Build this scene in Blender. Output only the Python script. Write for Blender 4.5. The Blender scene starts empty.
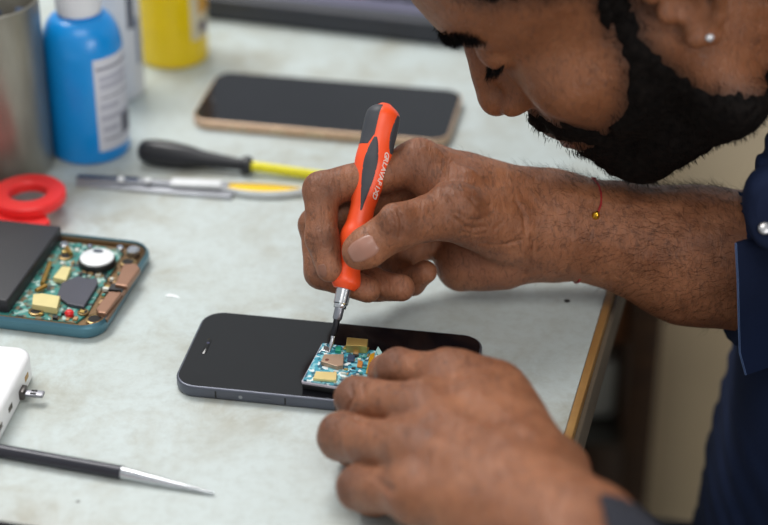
import bpy, math, random
import numpy as np
random.seed(7); rng = np.random.default_rng(7)
S = bpy.context.scene
COL = S.collection
PI = math.pi
# ------------------------------------------------------------------ camera (all lengths in this script are centimetres, scaled by CM)
CM = 0.01
PITCH = math.radians(31); FPX = 1900.0; DIST = 105.0
CAM = DIST*np.array([0, -math.cos(PITCH), math.sin(PITCH)])
FW = np.array([0, math.cos(PITCH), -math.sin(PITCH)]); UP = np.array([0, math.sin(PITCH), math.cos(PITCH)]); RT = np.array([1., 0, 0])
W0 = 95.67
def ray(px, py): return FW + RT*(px-384)/FPX + UP*(262.5-py)/FPX
def atz(px, py, z=0.0):
    d = ray(px, py); return CAM + d*((z-CAM[2])/d[2])
def aty(px, py, y):
    d = ray(px, py); return CAM + d*((y-CAM[1])/d[1])
def atw(px, py, w): return CAM + ray(px, py)*(W0-w)
cd = bpy.data.cameras.new('camera'); cam = bpy.data.objects.new('camera', cd); COL.objects.link(cam)
cam.location = CAM*CM; cam.rotation_euler = (PI/2-PITCH, 0, 0)
cd.sensor_width = 36; cd.lens = 36*FPX/768; cd.clip_start = .02
cd.dof.use_dof = True; cd.dof.focus_distance = 0.955; cd.dof.aperture_fstop = 4.2; cd.dof.aperture_blades = 0
S.camera = cam
S.view_settings.view_transform = 'Standard'; S.view_settings.look = 'None'
S.view_settings.gamma = 1; S.view_settings.use_curve_mapping = False
S.view_settings.exposure = 0.28
# ------------------------------------------------------------------ materials
def lin(c):
    return tuple(((v/255)/12.92 if v/255 <= .04045 else ((v/255+.055)/1.055)**2.4) for v in c)
class NT:
    def __init__(s, name):
        s.m = bpy.data.materials.new(name); s.m.use_nodes = True; s.t = s.m.node_tree
        s.b = s.t.nodes['Principled BSDF']; s.tc = s.t.nodes.new('ShaderNodeTexCoord')
    def n(s, kind, **kw):
        o = s.t.nodes.new('ShaderNode'+kind)
        for k, v in kw.items():
            if k in o.inputs: o.inputs[k].default_value = v
            else: setattr(o, k, v)
        return o
    def l(s, a, b): s.t.links.new(a, b)
    def noise(s, scale, detail=4, rough=.55, dist=0., mapping=None, coord='Object'):
        o = s.n('TexNoise'); o.inputs['Scale'].default_value = scale; o.inputs['Detail'].default_value = detail
        o.inputs['Roughness'].default_value = rough; o.inputs['Distortion'].default_value = dist
        src = s.tc.outputs[coord]
        if mapping is not None:
            mp = s.n('Mapping'); mp.inputs['Scale'].default_value = mapping; s.l(src, mp.inputs[0]); src = mp.outputs[0]
        s.l(src, o.inputs['Vector']); return o.outputs['Fac']
    def ramp(s, fac, stops, interp='LINEAR'):
        o = s.n('ValToRGB'); r = o.color_ramp; r.interpolation = interp
        while len(r.elements) < len(stops): r.elements.new(.5)
        for e, (p, c) in zip(r.elements, stops): e.position = p; e.color = (*c, 1) if len(c) == 3 else c
        s.l(fac, o.inputs[0]); return o.outputs[0]
    def mix(s, fac, a, b, mode='MIX'):
        o = s.n('Mix'); o.data_type = 'RGBA'; o.blend_type = mode
        if isinstance(fac, (int, float)): o.inputs[0].default_value = fac
        else: s.l(fac, o.inputs[0])
        for q, i in ((a, 6), (b, 7)):
            if isinstance(q, tuple): o.inputs[i].default_value = (*q[:3], 1)
            else: s.l(q, o.inputs[i])
        return o.outputs[2]
    def math(s, op, a, b=0.0, clamp=False):
        o = s.n('Math'); o.operation = op; o.use_clamp = clamp
        for q, i in ((a, 0), (b, 1)):
            if isinstance(q, (int, float)): o.inputs[i].default_value = q
            else: s.l(q, o.inputs[i])
        return o.outputs[0]
    def bump(s, h, strength=.3, dist=.001, prev=None):
        o = s.n('Bump'); o.inputs['Strength'].default_value = strength; o.inputs['Distance'].default_value = dist
        s.l(h, o.inputs['Height'])
        if prev is not None: s.l(prev, o.inputs['Normal'])
        s.l(o.outputs[0], s.b.inputs['Normal']); return o.outputs[0]
    def attr(s, name):
        o = s.n('Attribute'); o.attribute_name = name; return o.outputs['Fac']
def simple(name, rgb, rough=.5, metal=0., vary=.06, scale=60., bump=0., coat=0., spec=.5):
    """plain surface with a little procedural variation of its own colour"""
    t = NT(name); c = lin(rgb)
    f = t.noise(scale, 3)
    col = t.ramp(f, [(.3, tuple(v*(1-vary) for v in c)), (.7, tuple(min(1, v*(1+vary)) for v in c))])
    t.l(col, t.b.inputs['Base Color'])
    t.b.inputs['Roughness'].default_value = rough; t.b.inputs['Metallic'].default_value = metal
    t.b.inputs['Coat Weight'].default_value = coat; t.b.inputs['Coat Roughness'].default_value = .08
    t.b.inputs['Specular IOR Level'].default_value = spec
    if bump: t.bump(t.noise(scale*6, 4), bump, .0005)
    return t.m
M = {}
def mat(key, *a, **k):
    if key not in M: M[key] = simple(key, *a, **k)
    return M[key]
# ------------------------------------------------------------------ mesh builders
class MB:
    """collects shapes (local centimetres) and links them as ONE mesh object"""
    def __init__(s): s.v = []; s.f = []; s.mi = []; s.cur = 0
    def add(s, vs, fs):
        b = len(s.v); s.v += [tuple(float(c) for c in p) for p in vs]; s.f += [tuple(b+i for i in f) for f in fs]; s.mi += [s.cur]*len(fs); return s
    def prism(s, pts, z0, z1, bev=0., seg=3, bottom_bev=None, xf=None):
        """outline (x,y) list extruded z0..z1 with rounded rims (outline shrunk towards its centroid normals)"""
        pts = np.array(pts, float); n = len(pts)
        a = np.roll(pts, 1, 0); c = np.roll(pts, -1, 0)
        e1 = pts-a; e2 = c-pts
        e1 /= np.maximum(np.linalg.norm(e1, axis=1, keepdims=True), 1e-9); e2 /= np.maximum(np.linalg.norm(e2, axis=1, keepdims=True), 1e-9)
        nr = np.stack([e1[:, 1]+e2[:, 1], -e1[:, 0]-e2[:, 0]], 1); L = np.linalg.norm(nr, axis=1, keepdims=True)
        nr = nr/np.maximum(L, 1e-9); nr *= np.minimum(2/np.maximum(L, .6), 1.6)
        area = .5*np.sum(pts[:, 0]*c[:, 1]-c[:, 0]*pts[:, 1])
        if area < 0: nr = -nr
        bb = bev if bottom_bev is None else bottom_bev
        rings = []
        if bb > 0:
            for i in range(seg+1):
                t = PI/2*i/seg; rings.append((bb*(1-math.sin(t)), z0+bb*(1-math.cos(t))))
        else: rings.append((0, z0))
        if bev > 0:
            for i in range(seg+1):
                t = PI/2*i/seg; rings.append((bev*(1-math.cos(t)), z1-bev*(1-math.sin(t))))
        else: rings.append((0, z1))
        vs = []
        for ins, z in rings:
            q = pts-nr*ins
            vs += [(x, y, z) for x, y in q]
        fs = []
        for r in range(len(rings)-1):
            for i in range(n):
                j = (i+1) % n; f = (r*n+i, r*n+j, (r+1)*n+j, (r+1)*n+i); fs.append(f if area > 0 else f[::-1])
        bot = tuple(range(n)); top = tuple((len(rings)-1)*n+i for i in range(n))
        fs.append(bot[::-1] if area > 0 else bot); fs.append(top if area > 0 else top[::-1])
        if xf is not None: vs = [xf(p) for p in vs]
        return s.add(vs, fs)
    def box(s, x0, x1, y0, y1, z0, z1, bev=.05, xf=None):
        b = min(bev, (x1-x0)/2.2, (y1-y0)/2.2, (z1-z0)/2.2)
        return s.prism(rrect(x0, x1, y0, y1, b, 2), z0, z1, b, 2, xf=xf)
    def lathe(s, prof, c=(0, 0, 0), seg=48, xf=None, cap=True):
        """prof: list of (r,z) from bottom to top"""
        n = seg; vs = []; fs = []
        for r, z in prof:
            for i in range(n):
                t = 2*PI*i/n; vs.append((c[0]+r*math.cos(t), c[1]+r*math.sin(t), c[2]+z))
        for k in range(len(prof)-1):
            for i in range(n):
                j = (i+1) % n; fs.append((k*n+i, k*n+j, (k+1)*n+j, (k+1)*n+i))
        if cap:
            if prof[0][0] > 1e-6: fs.append(tuple(range(n))[::-1])
            if prof[-1][0] > 1e-6: fs.append(tuple((len(prof)-1)*n+i for i in range(n)))
        if xf is not None: vs = [xf(p) for p in vs]
        return s.add(vs, fs)
    def tube(s, pts, rad, seg=16, flat=(1, 1)):
        """rad: number or list; closed round tube along a path"""
        pts = [np.array(p, float) for p in pts]; n = len(pts)
        rad = [rad]*n if isinstance(rad, (int, float)) else rad
        T = []
        for i in range(n):
            t = pts[min(i+1, n-1)]-pts[max(i-1, 0)]; T.append(t/max(np.linalg.norm(t), 1e-9))
        ref = np.array([0, 0, 1.]) if abs(T[0][2]) < .9 else np.array([1., 0, 0])
        vs = []; A = None
        for i in range(n):
            if A is None: A = np.cross(T[i], ref)
            A = A-T[i]*(A@T[i]); A /= np.linalg.norm(A); B = np.cross(T[i], A)
            for k in range(seg):
                t = 2*PI*k/seg; vs.append(pts[i]+rad[i]*(flat[0]*A*math.cos(t)+flat[1]*B*math.sin(t)))
        fs = []
        for i in range(n-1):
            for k in range(seg):
                j = (k+1) % seg; fs.append((i*seg+k, i*seg+j, (i+1)*seg+j, (i+1)*seg+k))
        fs.append(tuple(range(seg))[::-1]); fs.append(tuple((n-1)*seg+k for k in range(seg)))
        return s.add(vs, fs)
    def build(s, name, m, parent=None, smooth=True, angle=35):
        me = bpy.data.meshes.new(name); me.from_pydata([(x*CM, y*CM, z*CM) for x, y, z in s.v], [], s.f)
        ms = m if isinstance(m, (list, tuple)) else [m]
        for q in ms: me.materials.append(q)
        if len(ms) > 1: me.polygons.foreach_set('material_index', s.mi)
        me.validate(); me.update()
        if smooth:
            me.polygons.foreach_set('use_smooth', [True]*len(me.polygons)); me.set_sharp_from_angle(angle=math.radians(angle))
        o = bpy.data.objects.new(name, me); COL.objects.link(o)
        if parent is not None: o.parent = parent
        return o
def rrect(x0, x1, y0, y1, r, seg=5):
    out = []
    for cx, cy, a in ((x1-r, y0+r, -PI/2), (x1-r, y1-r, 0), (x0+r, y1-r, PI/2), (x0+r, y0+r, PI)):
        for i in range(seg+1):
            t = a+PI/2*i/seg; out.append((cx+r*math.cos(t), cy+r*math.sin(t)))
    return out
def circ(cx, cy, r, n=24, ry=None): return [(cx+r*math.cos(2*PI*i/n), cy+(ry or r)*math.sin(2*PI*i/n)) for i in range(n)]
def frame_xf(o, x, z=None):
    """local -> parent transform with local +Z along given axis"""
    zz = np.array(z, float); zz /= np.linalg.norm(zz); xx = np.array(x, float); xx = xx-zz*(xx@zz); xx /= np.linalg.norm(xx); yy = np.cross(zz, xx)
    o = np.array(o, float)
    return lambda p: o+xx*p[0]+yy*p[1]+zz*p[2]
def thing(name, label, cat, loc=(0, 0, 0), rz=0., group=None, rot=None):
    o = bpy.data.objects.new(name, None); COL.objects.link(o); o.empty_display_size = .02
    o.location = tuple(float(c)*CM for c in loc); o.rotation_euler = rot if rot is not None else (0, 0, rz)
    o['label'] = label; o['category'] = cat
    if group: o['group'] = group
    return o
def tag(o, label, cat, group=None, loc=None, rz=0.):
    o['label'] = label; o['category'] = cat
    if group: o['group'] = group
    if loc is not None: o.location = tuple(float(c)*CM for c in loc); o.rotation_euler = (0, 0, rz)
    return o
def struct(o, loc=None): 
    o['kind'] = 'structure'
    if loc is not None: o.location = tuple(float(c)*CM for c in loc)
    return o
_txt = {}
def text_on(s, name, size, xf, m, parent, depth=.01, bold=0., spacing=1.0, shear=0.):
    """real lettering: letters converted to a mesh, lying in the local xy plane of xf"""
    cu = bpy.data.curves.new('lettering', 'FONT'); cu.body = s; cu.size = 1.0; cu.extrude = depth/size/2; cu.offset = bold
    cu.space_character = spacing; cu.shear = shear; cu.align_x = 'CENTER'; cu.align_y = 'CENTER'; cu.resolution_u = 3
    ob = bpy.data.objects.new('lettering', cu); COL.objects.link(ob)
    dg = bpy.context.evaluated_depsgraph_get(); me0 = ob.evaluated_get(dg).to_mesh()
    vs = [xf((v.co.x*size, v.co.y*size, v.co.z*size)) for v in me0.vertices]; fs = [tuple(p.vertices) for p in me0.polygons]
    ob.to_mesh_clear(); bpy.data.objects.remove(ob); bpy.data.curves.remove(cu)
    return MB().add(vs, fs).build(name, m, parent, smooth=False)
# ------------------------------------------------------------------ surfaces
def table_mat():
    t = NT('worn_laminate'); base = lin((196, 205, 204))
    a = t.noise(9, 6, .6); b = t.noise(28, 8, .7, .6); c = t.noise(4, 3)
    f = t.math('MULTIPLY', t.ramp(a, [(.38, (0, 0, 0)), (.62, (1, 1, 1))]), t.ramp(b, [(.4, (0, 0, 0)), (.62, (1, 1, 1))]))
    col = t.mix(t.math('MULTIPLY', f, .8), base, lin((160, 154, 136)))
    col = t.mix(t.math('MULTIPLY', t.ramp(c, [(.4, (0, 0, 0)), (.7, (1, 1, 1))]), .35), col, lin((178, 190, 186)))
    fine = t.noise(160, 5, .7)
    col = t.mix(t.math('MULTIPLY', t.ramp(fine, [(.35, (1, 1, 1)), (.55, (0, 0, 0))]), .22), col, lin((150, 150, 140)))
    v = t.n('TexVoronoi', Scale=22.0); t.l(t.tc.outputs['Object'], v.inputs['Vector'])
    spk = t.ramp(v.outputs['Distance'], [(.016, (1, 1, 1)), (.03, (0, 0, 0))])
    sp2 = t.math('MULTIPLY', spk, t.ramp(t.noise(13, 2), [(.56, (0, 0, 0)), (.6, (1, 1, 1))]))
    col = t.mix(t.math('MULTIPLY', sp2, .75), col, lin((70, 66, 58)))
    t.l(col, t.b.inputs['Base Color']); t.b.inputs['Roughness'].default_value = .38
    t.b.inputs['Specular IOR Level'].default_value = .35
    t.bump(t.noise(70, 5), .12, .0005)
    return t.m
def wood_mat(name, c1, c2, rough=.55):
    t = NT(name); f = t.noise(18, 5, .6, .8, mapping=(1, 1, 9)); g = t.noise(90, 5, .7)
    col = t.ramp(f, [(.3, lin(c1)), (.7, lin(c2))])
    col = t.mix(t.math('MULTIPLY', g, .3), col, lin(tuple(v*.6 for v in c1)))
    t.l(col, t.b.inputs['Base Color']); t.b.inputs['Roughness'].default_value = rough
    t.bump(g, .3, .0008); return t.m
def glass_mat(name, rgb, rough=.04):
    t = NT(name); c = lin(rgb); f = t.noise(25, 5, .6)
    t.l(t.ramp(f, [(.3, c), (.8, tuple(v*1.2+.001 for v in c))]), t.b.inputs['Base Color'])
    sm = t.noise(60, 5, .6, 1.)
    o = t.n('MapRange'); o.inputs[3].default_value = rough; o.inputs[4].default_value = rough+.16; t.l(sm, o.inputs[0]); t.l(o.outputs[0], t.b.inputs['Roughness'])
    return t.m
MT = table_mat(); WOODEDGE = wood_mat('plywood_edge', (150, 105, 55), (196, 152, 88)); DKWOOD = wood_mat('dark_wood', (52, 32, 16), (84, 54, 28))
SCREEN = glass_mat('phone_glass', (13, 13, 17)); SCREEN2 = glass_mat('far_phone_glass', (14, 16, 24), .06)
# table top: right edge through two measured points
E0 = atz(605, 295); E1 = atz(568, 420); ed = (E0-E1)/np.linalg.norm(E0-E1)       # along the edge, away from camera
T_ANG = math.atan2(-ed[0], ed[1])
def edge_pt(y, off=0.): 
    k = (y-E0[1])/ed[1]; q = E0+ed*k; return np.array([q[0]+off*ed[1], q[1]-off*ed[0]])
tt = thing('table', 'grey-white laminate worktable with plywood edge, grimy and scratched', 'table', (0, 0, -75))
a, b = edge_pt(-45), edge_pt(75)
lft = lambda q, L: (q[0]-L*ed[1], q[1]+L*ed[0])
MB().prism([tuple(a), tuple(b), lft(b, 130), lft(a, 130)], 72.6, 75, .0, 2).build('tabletop', MT, tt, smooth=False)
a2, b2 = edge_pt(-45, .42), edge_pt(75, .42)
MB().prism([tuple(a), tuple(a2), tuple(b2), tuple(b)], 72.2, 74.97, .08, 2).build('edge_band', WOODEDGE, tt)
a3, b3 = edge_pt(-44.9, .66), edge_pt(74.9, .66)
MB().prism([tuple(a2), tuple(a3), tuple(b3), tuple(b2)], 72.0, 74.4, .05, 2).build('edge_trim', mat('grey_brown_trim', (112, 100, 84), .6), tt)
for yy, L in ((-38, 6), (66, 6), (-38, 120), (66, 120)):
    q = lft(edge_pt(yy), L); MB().box(q[0]-2.5, q[0]+2.5, q[1]-2.5, q[1]+2.5, 0, 72.6, .3).build('leg', DKWOOD, tt)
q = atz(567, 301)
MB().lathe([(0.16, 74.99), (.17, 75.012), (.1, 75.015)], (q[0], q[1], 0), 16).build('screw_hole', mat('hole_black', (25, 22, 20), .8), tt)
# floor and walls of the workshop
t = NT('beige_floor'); t.l(t.ramp(t.noise(3, 5), [(.3, lin((104, 101, 92))), (.7, lin((120, 117, 107)))]), t.b.inputs['Base Color']); t.b.inputs['Roughness'].default_value = .6
struct(MB().box(-260, 260, -220, 300, -5, 0, .1).build('floor', t.m, smooth=False), (0, 0, -75))
# ------------------------------------------------------------------ furniture seen past the table edge, out of focus
Yc = 40.0
def cx(px, py): return aty(px, py, Yc)
ct = thing('cupboard', 'beige cupboard with dark brown frame on the floor beyond the table', 'cupboard', (0, Yc, -75))
xL = cx(566, 400)[0]; xs0 = cx(622, 400)[0]; xs1 = cx(652, 400)[0]; top = 52.0
def cbox(x0, x1, z0, z1, y0=0, y1=30, bev=.3): return MB().box(x0, x1, y0, y1, z0, z1, bev)
BEI = simple('beige_panel', (200, 180, 148), .6, vary=.08, scale=8)
cbox(xs1, xs1+34, 0, top).build('door_panel', BEI, ct)
cbox(xs0, xs1, 0, top+3, -2, 30).build('frame_stile', DKWOOD, ct)
zr = cx(600, 338)[2]+75; 
cbox(xL-8, xs0, zr, top+3, -1, 30).build('upper_drawer', wood_mat('brown_panel', (92, 50, 18), (120, 70, 30)), ct)
cbox(xL-8, xs0, 0, zr, 24, 30).build('back_panel', mat('dark_grey_back', (60, 58, 52), .8), ct)
cbox(xL-8, xs0, 0, 4, -1, 24).build('bottom_shelf', DKWOOD, ct)
z0 = cx(600, 425)[2]+75; z1 = cx(600, 352)[2]+75; 
sh = cbox(xL-8, xs0, z0-1.5, z0-.1, -1, 24).build('middle_shelf', mat('dark_grey_back', (60, 58, 52), .8), ct)
g = MB().box(-5, 5, -7, 7, 0, z1-z0-1.7, .5).build('storage_bin', mat('bin_grey', (206, 204, 194), .6))
tag(g, 'pale grey bin standing on the shelf below the brown drawer front', 'bin', loc=(xs0-5.4, Yc+8, z0-75))
# ------------------------------------------------------------------ keyboard at the top edge
kq = atz(430, 45); kp = atz(212, 20); kd = kq-kp; ka = math.atan2(kd[1], kd[0])
kb = thing('keyboard', 'dark keyboard with one red key at the far side, behind the forehead', 'keyboard', atz(321, 33), ka)
DK = mat('keyboard_dark', (48, 50, 58), .45)
MB().prism(rrect(-17, 17, 0, 15, 1.0), 0, 1.7, .25).build('base', DK, kb)
MB().prism(rrect(-16.3, 16.3, 1.2, 14.4, .6), 1.68, 1.76, .03).build('deck', mat('deck_lavender', (112, 110, 132), .35, .5), kb)
KEY = mat('key_dark', (40, 40, 50), .5); KR = mat('key_red', (170, 30, 40), .5)
for r in range(5):
    for c in range(12):
        w = 2.1; x = -13.6+c*2.3+(.3*r % .9); y = 2.9+r*2.3
        MB().prism(rrect(x, x+w, y, y+2.0, .25, 3), 1.75, 2.05, .08, 2).build('key', KR if (r, c) in ((0, 6),) else KEY, kb)
for (x, y, m_) in ((-11.6, 2.3, KEY), (-8.5, 2.3, KEY), (-3.2, 2.3, KEY), (7.6, 2.6, KEY), (10.6, 2.7, KEY)):
    pass
# ------------------------------------------------------------------ steel cup at the left
cc = atz(0, 166); 
cup = thing('steel_cup', 'tall brushed steel cup holding dark tools at the left edge', 'cup', (cc[0], cc[1], 0))
t = NT('brushed_steel'); t.l(t.ramp(t.noise(40, 5, .6, mapping=(1, 1, .3)), [(.3, lin((132, 128, 118))), (.7, lin((168, 164, 154)))]), t.b.inputs['Base Color'])
t.b.inputs['Metallic'].default_value = .75; t.b.inputs['Roughness'].default_value = .36; t.bump(t.noise(120, 3, .5, mapping=(1, 1, .1)), .1, .0003)
R = 3.25; Hc = 11.0
cup_wall = [(0, .25), (R-.35, .25), (R-.2, .6), (R-.12, Hc-.15), (R-.02, Hc), (R+.1, Hc-.08), (R+.05, Hc-.35), (R, .4), (R-.15, .05), (R-.4, 0), (0, 0)]
MB().lathe(cup_wall[::-1], seg=64).build('cup_wall', t.m, cup)
for i, (x, y, lx, ly, c) in enumerate(((-.6, .8, 1.2, .6, (26, 40, 66)), (.9, -.4, -.6, -1.2, (22, 24, 28)), (.2, 1.4, 2.0, .2, (30, 60, 96)), (-1.2, -.9, -1.5, 1.0, (40, 40, 44)))):
    tl = MB().tube([(x, y, 0), (x+lx*.5, y+ly*.5, 4.9), (x+lx*.9, y+ly*.9, 9.2)], [.12, .3, .38], 12).build('tool_handle', mat('tool%d' % i, c, .4))
    tag(tl, ['navy tool handle in the steel cup, leaning right', 'black tool handle in the steel cup, nearest the front rim', 'blue tool handle in the steel cup, leaning furthest towards the bottles', 'charcoal tool handle in the steel cup, at its left side'][i], 'tool handle', 'tools in the steel cup', (cc[0], cc[1], .3))
# ------------------------------------------------------------------ bottles
def bottle(name, label, base_px, R, Hs, neck_r, cap_r, cap_h, body, cap, lbl=None, base_r=.3, sh=2.2):
    c = atz(*base_px); o = thing(name, label, 'bottle', (c[0], c[1], 0))
    p = [(0, .1), (R-base_r, 0)]
    for i in range(1, 6): t_ = PI/2*i/5; p.append((R-base_r+base_r*math.sin(t_), base_r*(1-math.cos(t_))))
    p.append((R, Hs-sh))
    for i in range(1, 9):
        t_ = PI/2*i/8; p.append((neck_r+(R-neck_r)*math.cos(t_), Hs-sh+sh*math.sin(t_)))
    p += [(neck_r, Hs+.6), (0, Hs+.6)]
    MB().lathe(p, seg=64).build('bottle_body', body, o)
    cp = [(0, Hs+.15), (cap_r, Hs+.15)]
    MB().lathe(cp+[(cap_r+.03, Hs+.4), (cap_r, Hs+cap_h-.15), (cap_r-.15, Hs+cap_h), (0, Hs+cap_h)], seg=48).build('cap', cap, o)
    rib = MB()
    for i in range(36):
        t_ = 2*PI*i/36; x, y = cap_r*math.cos(t_), cap_r*math.sin(t_)
        rib.tube([(x, y, Hs+.4), (x*.995, y*.995, Hs+cap_h-.25)], .045, 5)
    rib.build('cap_ridges', cap, o)
    return o, c
def wrap(o, name, R, a0, a1, z0, z1, m, slant=0., n=24, off=.03):
    vs = []; fs = []
    for i in range(n+1):
        t_ = a0+(a1-a0)*i/n
        for z in (z0+slant*i/n, z1+slant*i/n):
            for rr in (R+.005, R+off): vs.append((rr*math.cos(t_), rr*math.sin(t_), z))
    for i in range(n):
        b = i*4; c = b+4
        fs += [(b+1, c+1, c+3, b+3), (b, b+2, c+2, c), (b+2, b+3, c+3, c+2), (b, c, c+1, b+1)]
    fs += [(0, 1, 3, 2), (n*4, n*4+2, n*4+3, n*4+1)]
    return MB().add(vs, fs).build(name, m, o)
BLUE = simple('blue_plastic', (0, 138, 216), .32, vary=.03, coat=.2)
WHT = simple('white_plastic', (214, 216, 220), .4, vary=.02)
bc, c = bottle('blue_bottle', 'round-shouldered blue plastic bottle with white cap and printed label', (91, 148), 2.42, 9.0, 1.2, 1.32, 1.9, BLUE, WHT)
PAP = simple('label_paper', (206, 208, 218), .6, vary=.03); INK = simple('label_ink', (120, 122, 140), .6)
lab = wrap(bc, 'paper_label', 2.42, math.radians(-68), math.radians(8), .9, 6.9, PAP)
PRINT = [(5.15, .16, .05, .95), (4.6, .3, .1, .8), (4.2, .3, .1, .8), (3.6, .08, .1, .85), (3.1, .3, .08, .5), (2.5, .3, .08, .85), (1.9, .3, .1, .45), (1.35, .1, .1, .9)]
for z, h, f0, f1 in PRINT:
    z = .9+(z-.75)*1.22
    wrap(lab, 'print_line', 2.455, math.radians(-68+76*f0), math.radians(-68+76*f1), z-h/2, z+h/2, INK if h < .2 else mat('label_ink_light', (172, 174, 190), .6), n=16, off=.012)
wrap(lab, 'barcode_block', 2.455, math.radians(-28), math.radians(0), 1.7, 2.9, mat('label_dark', (96, 98, 112), .6), n=10, off=.012)
wb, c = bottle('white_bottle', 'white plastic bottle behind the blue bottle with dark text on its side', (118, 92), 1.78, 9.2, .9, 1.0, 1.8, WHT, WHT, sh=1.4)
wrap(wb, 'dark_label', 1.78, math.radians(-50), math.radians(-34), 5.0, 7.2, mat('dark_print', (70, 76, 92), .6), n=8)
wrap(wb, 'blue_text_strip', 1.78, math.radians(-30), math.radians(-18), 2.4, 5.6, mat('bluegrey_print', (120, 132, 156), .6), n=6)
YEL = simple('yellow_plastic', (240, 206, 0), .35, vary=.04, coat=.15)
yb, c = bottle('yellow_bottle', 'yellow plastic bottle with a white and orange label on its right', (174, 56), 2.35, 9.6, 1.1, 1.3, 1.8, YEL, WHT)
l2 = wrap(yb, 'paper_label', 2.35, math.radians(-52), math.radians(40), 1.9, 7.2, mat('label_cream', (216, 206, 176), .6))
wrap(l2, 'orange_print', 2.385, math.radians(-36), math.radians(25), 3.6, 6.8, mat('label_orange', (206, 150, 50), .6), n=12, off=.012)
wrap(l2, 'dark_print', 2.385, math.radians(-36), math.radians(-14), 2.3, 3.1, mat('label_violet', (110, 100, 110), .6), n=8, off=.012)
# ------------------------------------------------------------------ phones
def phone(name, label, P, L, Wd, H, body, screen, rim, r=1.15):
    """P: near-left corner on the table, local x along the long side, y across"""
    o = thing(name, label, 'smartphone', P[0], P[1])
    MB().prism(rrect(0, L, 0, Wd, r, 8), 0, H, H*.16, 5, bottom_bev=H*.3).build('metal_frame', body, o)
    MB().prism(rrect(.11, L-.11, .11, Wd-.11, r-.1, 8), H-.06, H+.012, .012, 1, bottom_bev=0).build('screen', screen, o)
    return o
def corner(a_px, b_px, c_px, z):
    """near-left, near-right(direction), far-left corners of a top face"""
    A = atz(*a_px, z); B = atz(*b_px, z); C = atz(*c_px, z)
    return A, B, C
GUN = simple('gunmetal_frame', (92, 95, 106), .42, .7, vary=.05, coat=.2)
A = atz(175, 384, .8); B = atz(206, 310, .68); Cc = atz(485, 336, .68)
th = math.atan2(Cc[1]-B[1], Cc[0]-B[0]); L = np.linalg.norm((Cc-B)[:2]); Wd = 6.95
ux = np.array([math.cos(th), math.sin(th)]); uy = np.array([-math.sin(th), math.cos(th)])
org = B[:2]-uy*Wd; PH_O, PH_T, PH_UX, PH_UY = org, th, ux, uy
ph = phone('smartphone', 'black smartphone face up under the small circuit board in the centre', ((org[0], org[1], 0), th), L, Wd, .68, GUN, SCREEN, None)
MB().prism(rrect(.75, 1.03, 2.9, 4.3, .13, 5), .685, .702, .008, 2, bottom_bev=0).build('camera_cutout', mat('sensor_black', (4, 4, 6), .15), ph)
MB().lathe([(.09, .70), (.08, .714), (0, .716)], (.89, 3.9, 0), 16).build('camera_lens', mat('lens_violet', (60, 60, 84), .1), ph)
for x, w in ((2.2, .05), (5.7, .05), (8.2, .05), (12.6, .05)):
    MB().box(x, x+w*1.6, -.012, .03, .14, .54, .01).build('antenna_line', mat('seam_black', (18, 18, 20), .5), ph)
for x in (3.5,):
    MB().lathe([(.09, 0), (.1, .03), (.03, .035)], xf=frame_xf((x, .01, .34), (1, 0, 0), (0, -1, 0)), seg=14).build('port_hole', mat('dull_silver', (150, 152, 160), .3, .9), ph)
MB().box(4.4, 5.1, -.025, .05, .24, .44, .03).build('side_button', GUN, ph)
# far phone
GOLD = simple('gold_frame', (210, 178, 150), .35, .5, vary=.05)
A = atz(189, 119, .7); Bq = atz(447, 141, .7); th2 = math.atan2(Bq[1]-A[1], Bq[0]-A[0])
Cq = atz(233, 71, .75)
ph2 = phone('smartphone', 'far smartphone with gold metal edge lying face up behind the screwdriver', ((A[0], A[1], 0), th2), float(np.linalg.norm((Bq-A)[:2])), 7.2, .68, GOLD, SCREEN2, None)
MB().lathe([(.1, .69), (.09, .706), (0, .708)], (.7, 3.0, 0), 16).build('earpiece_sensor', mat('sensor_grey', (120, 124, 130), .2), ph2)
for x, w in ((2.6, .3), (3.3, .3), (5.2, .9), (7.5, 1.1), (10.5, .2)):
    MB().box(x, x+w, -.03, .05, .22, .44, .03).build('side_button', mat('bright_gold', (226, 204, 176), .25, .8), ph2)
# ------------------------------------------------------------------ opened phone, left
TEAL = simple('teal_frame', (74, 118, 134), .3, .45, vary=.05, coat=.2)
A = atz(155, 242, .85); Bn = atz(116, 331, .85); far_l = atz(20, 227, .85)
th3 = math.atan2((A-far_l)[1], (A-far_l)[0]); ux3 = np.array([math.cos(th3), math.sin(th3)]); uy3 = np.array([-math.sin(th3), math.cos(th3)])
Wo = abs((A-Bn)[:2]@uy3); LO = 15.4
oo = A[:2]-ux3*LO-uy3*Wo
op = thing('opened_smartphone', 'opened smartphone with teal frame, circuit board showing and black battery', 'smartphone', (oo[0], oo[1], 0), th3)
def rim(o, name, x0, x1, y0, y1, r, t_, z0, z1, m):
    a = rrect(x0, x1, y0, y1, r, 8); b = rrect(x0+t_, x1-t_, y0+t_, y1-t_, r-t_*.8, 8); n = len(a); e = .12
    a2 = rrect(x0+e, x1-e, y0+e, y1-e, r-e, 8); a0 = rrect(x0+.3, x1-.3, y0+.3, y1-.3, r-.3, 8); b2 = rrect(x0+t_-.05, x1-t_+.05, y0+t_-.05, y1-t_+.05, r-t_*.8+.05, 8)
    rings = [(a0, z0), (a2, z0+.06), (a, z0+.3), (a, z1-.18), (a2, z1-.03), (b2, z1), (b, z1-.05), (b, z0+.1)]
    vs = [(x, y, z) for rg, z in rings for x, y in rg]; fs = []
    for k in range(len(rings)-1):
        for i in range(n): j = (i+1) % n; fs.append((k*n+i, k*n+j, (k+1)*n+j, (k+1)*n+i))
    fs.append(tuple(range(n))[::-1]); fs.append(tuple((len(rings)-1)*n+i for i in range(n)))
    return MB().add(vs, fs).build(name, m, o)
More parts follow.
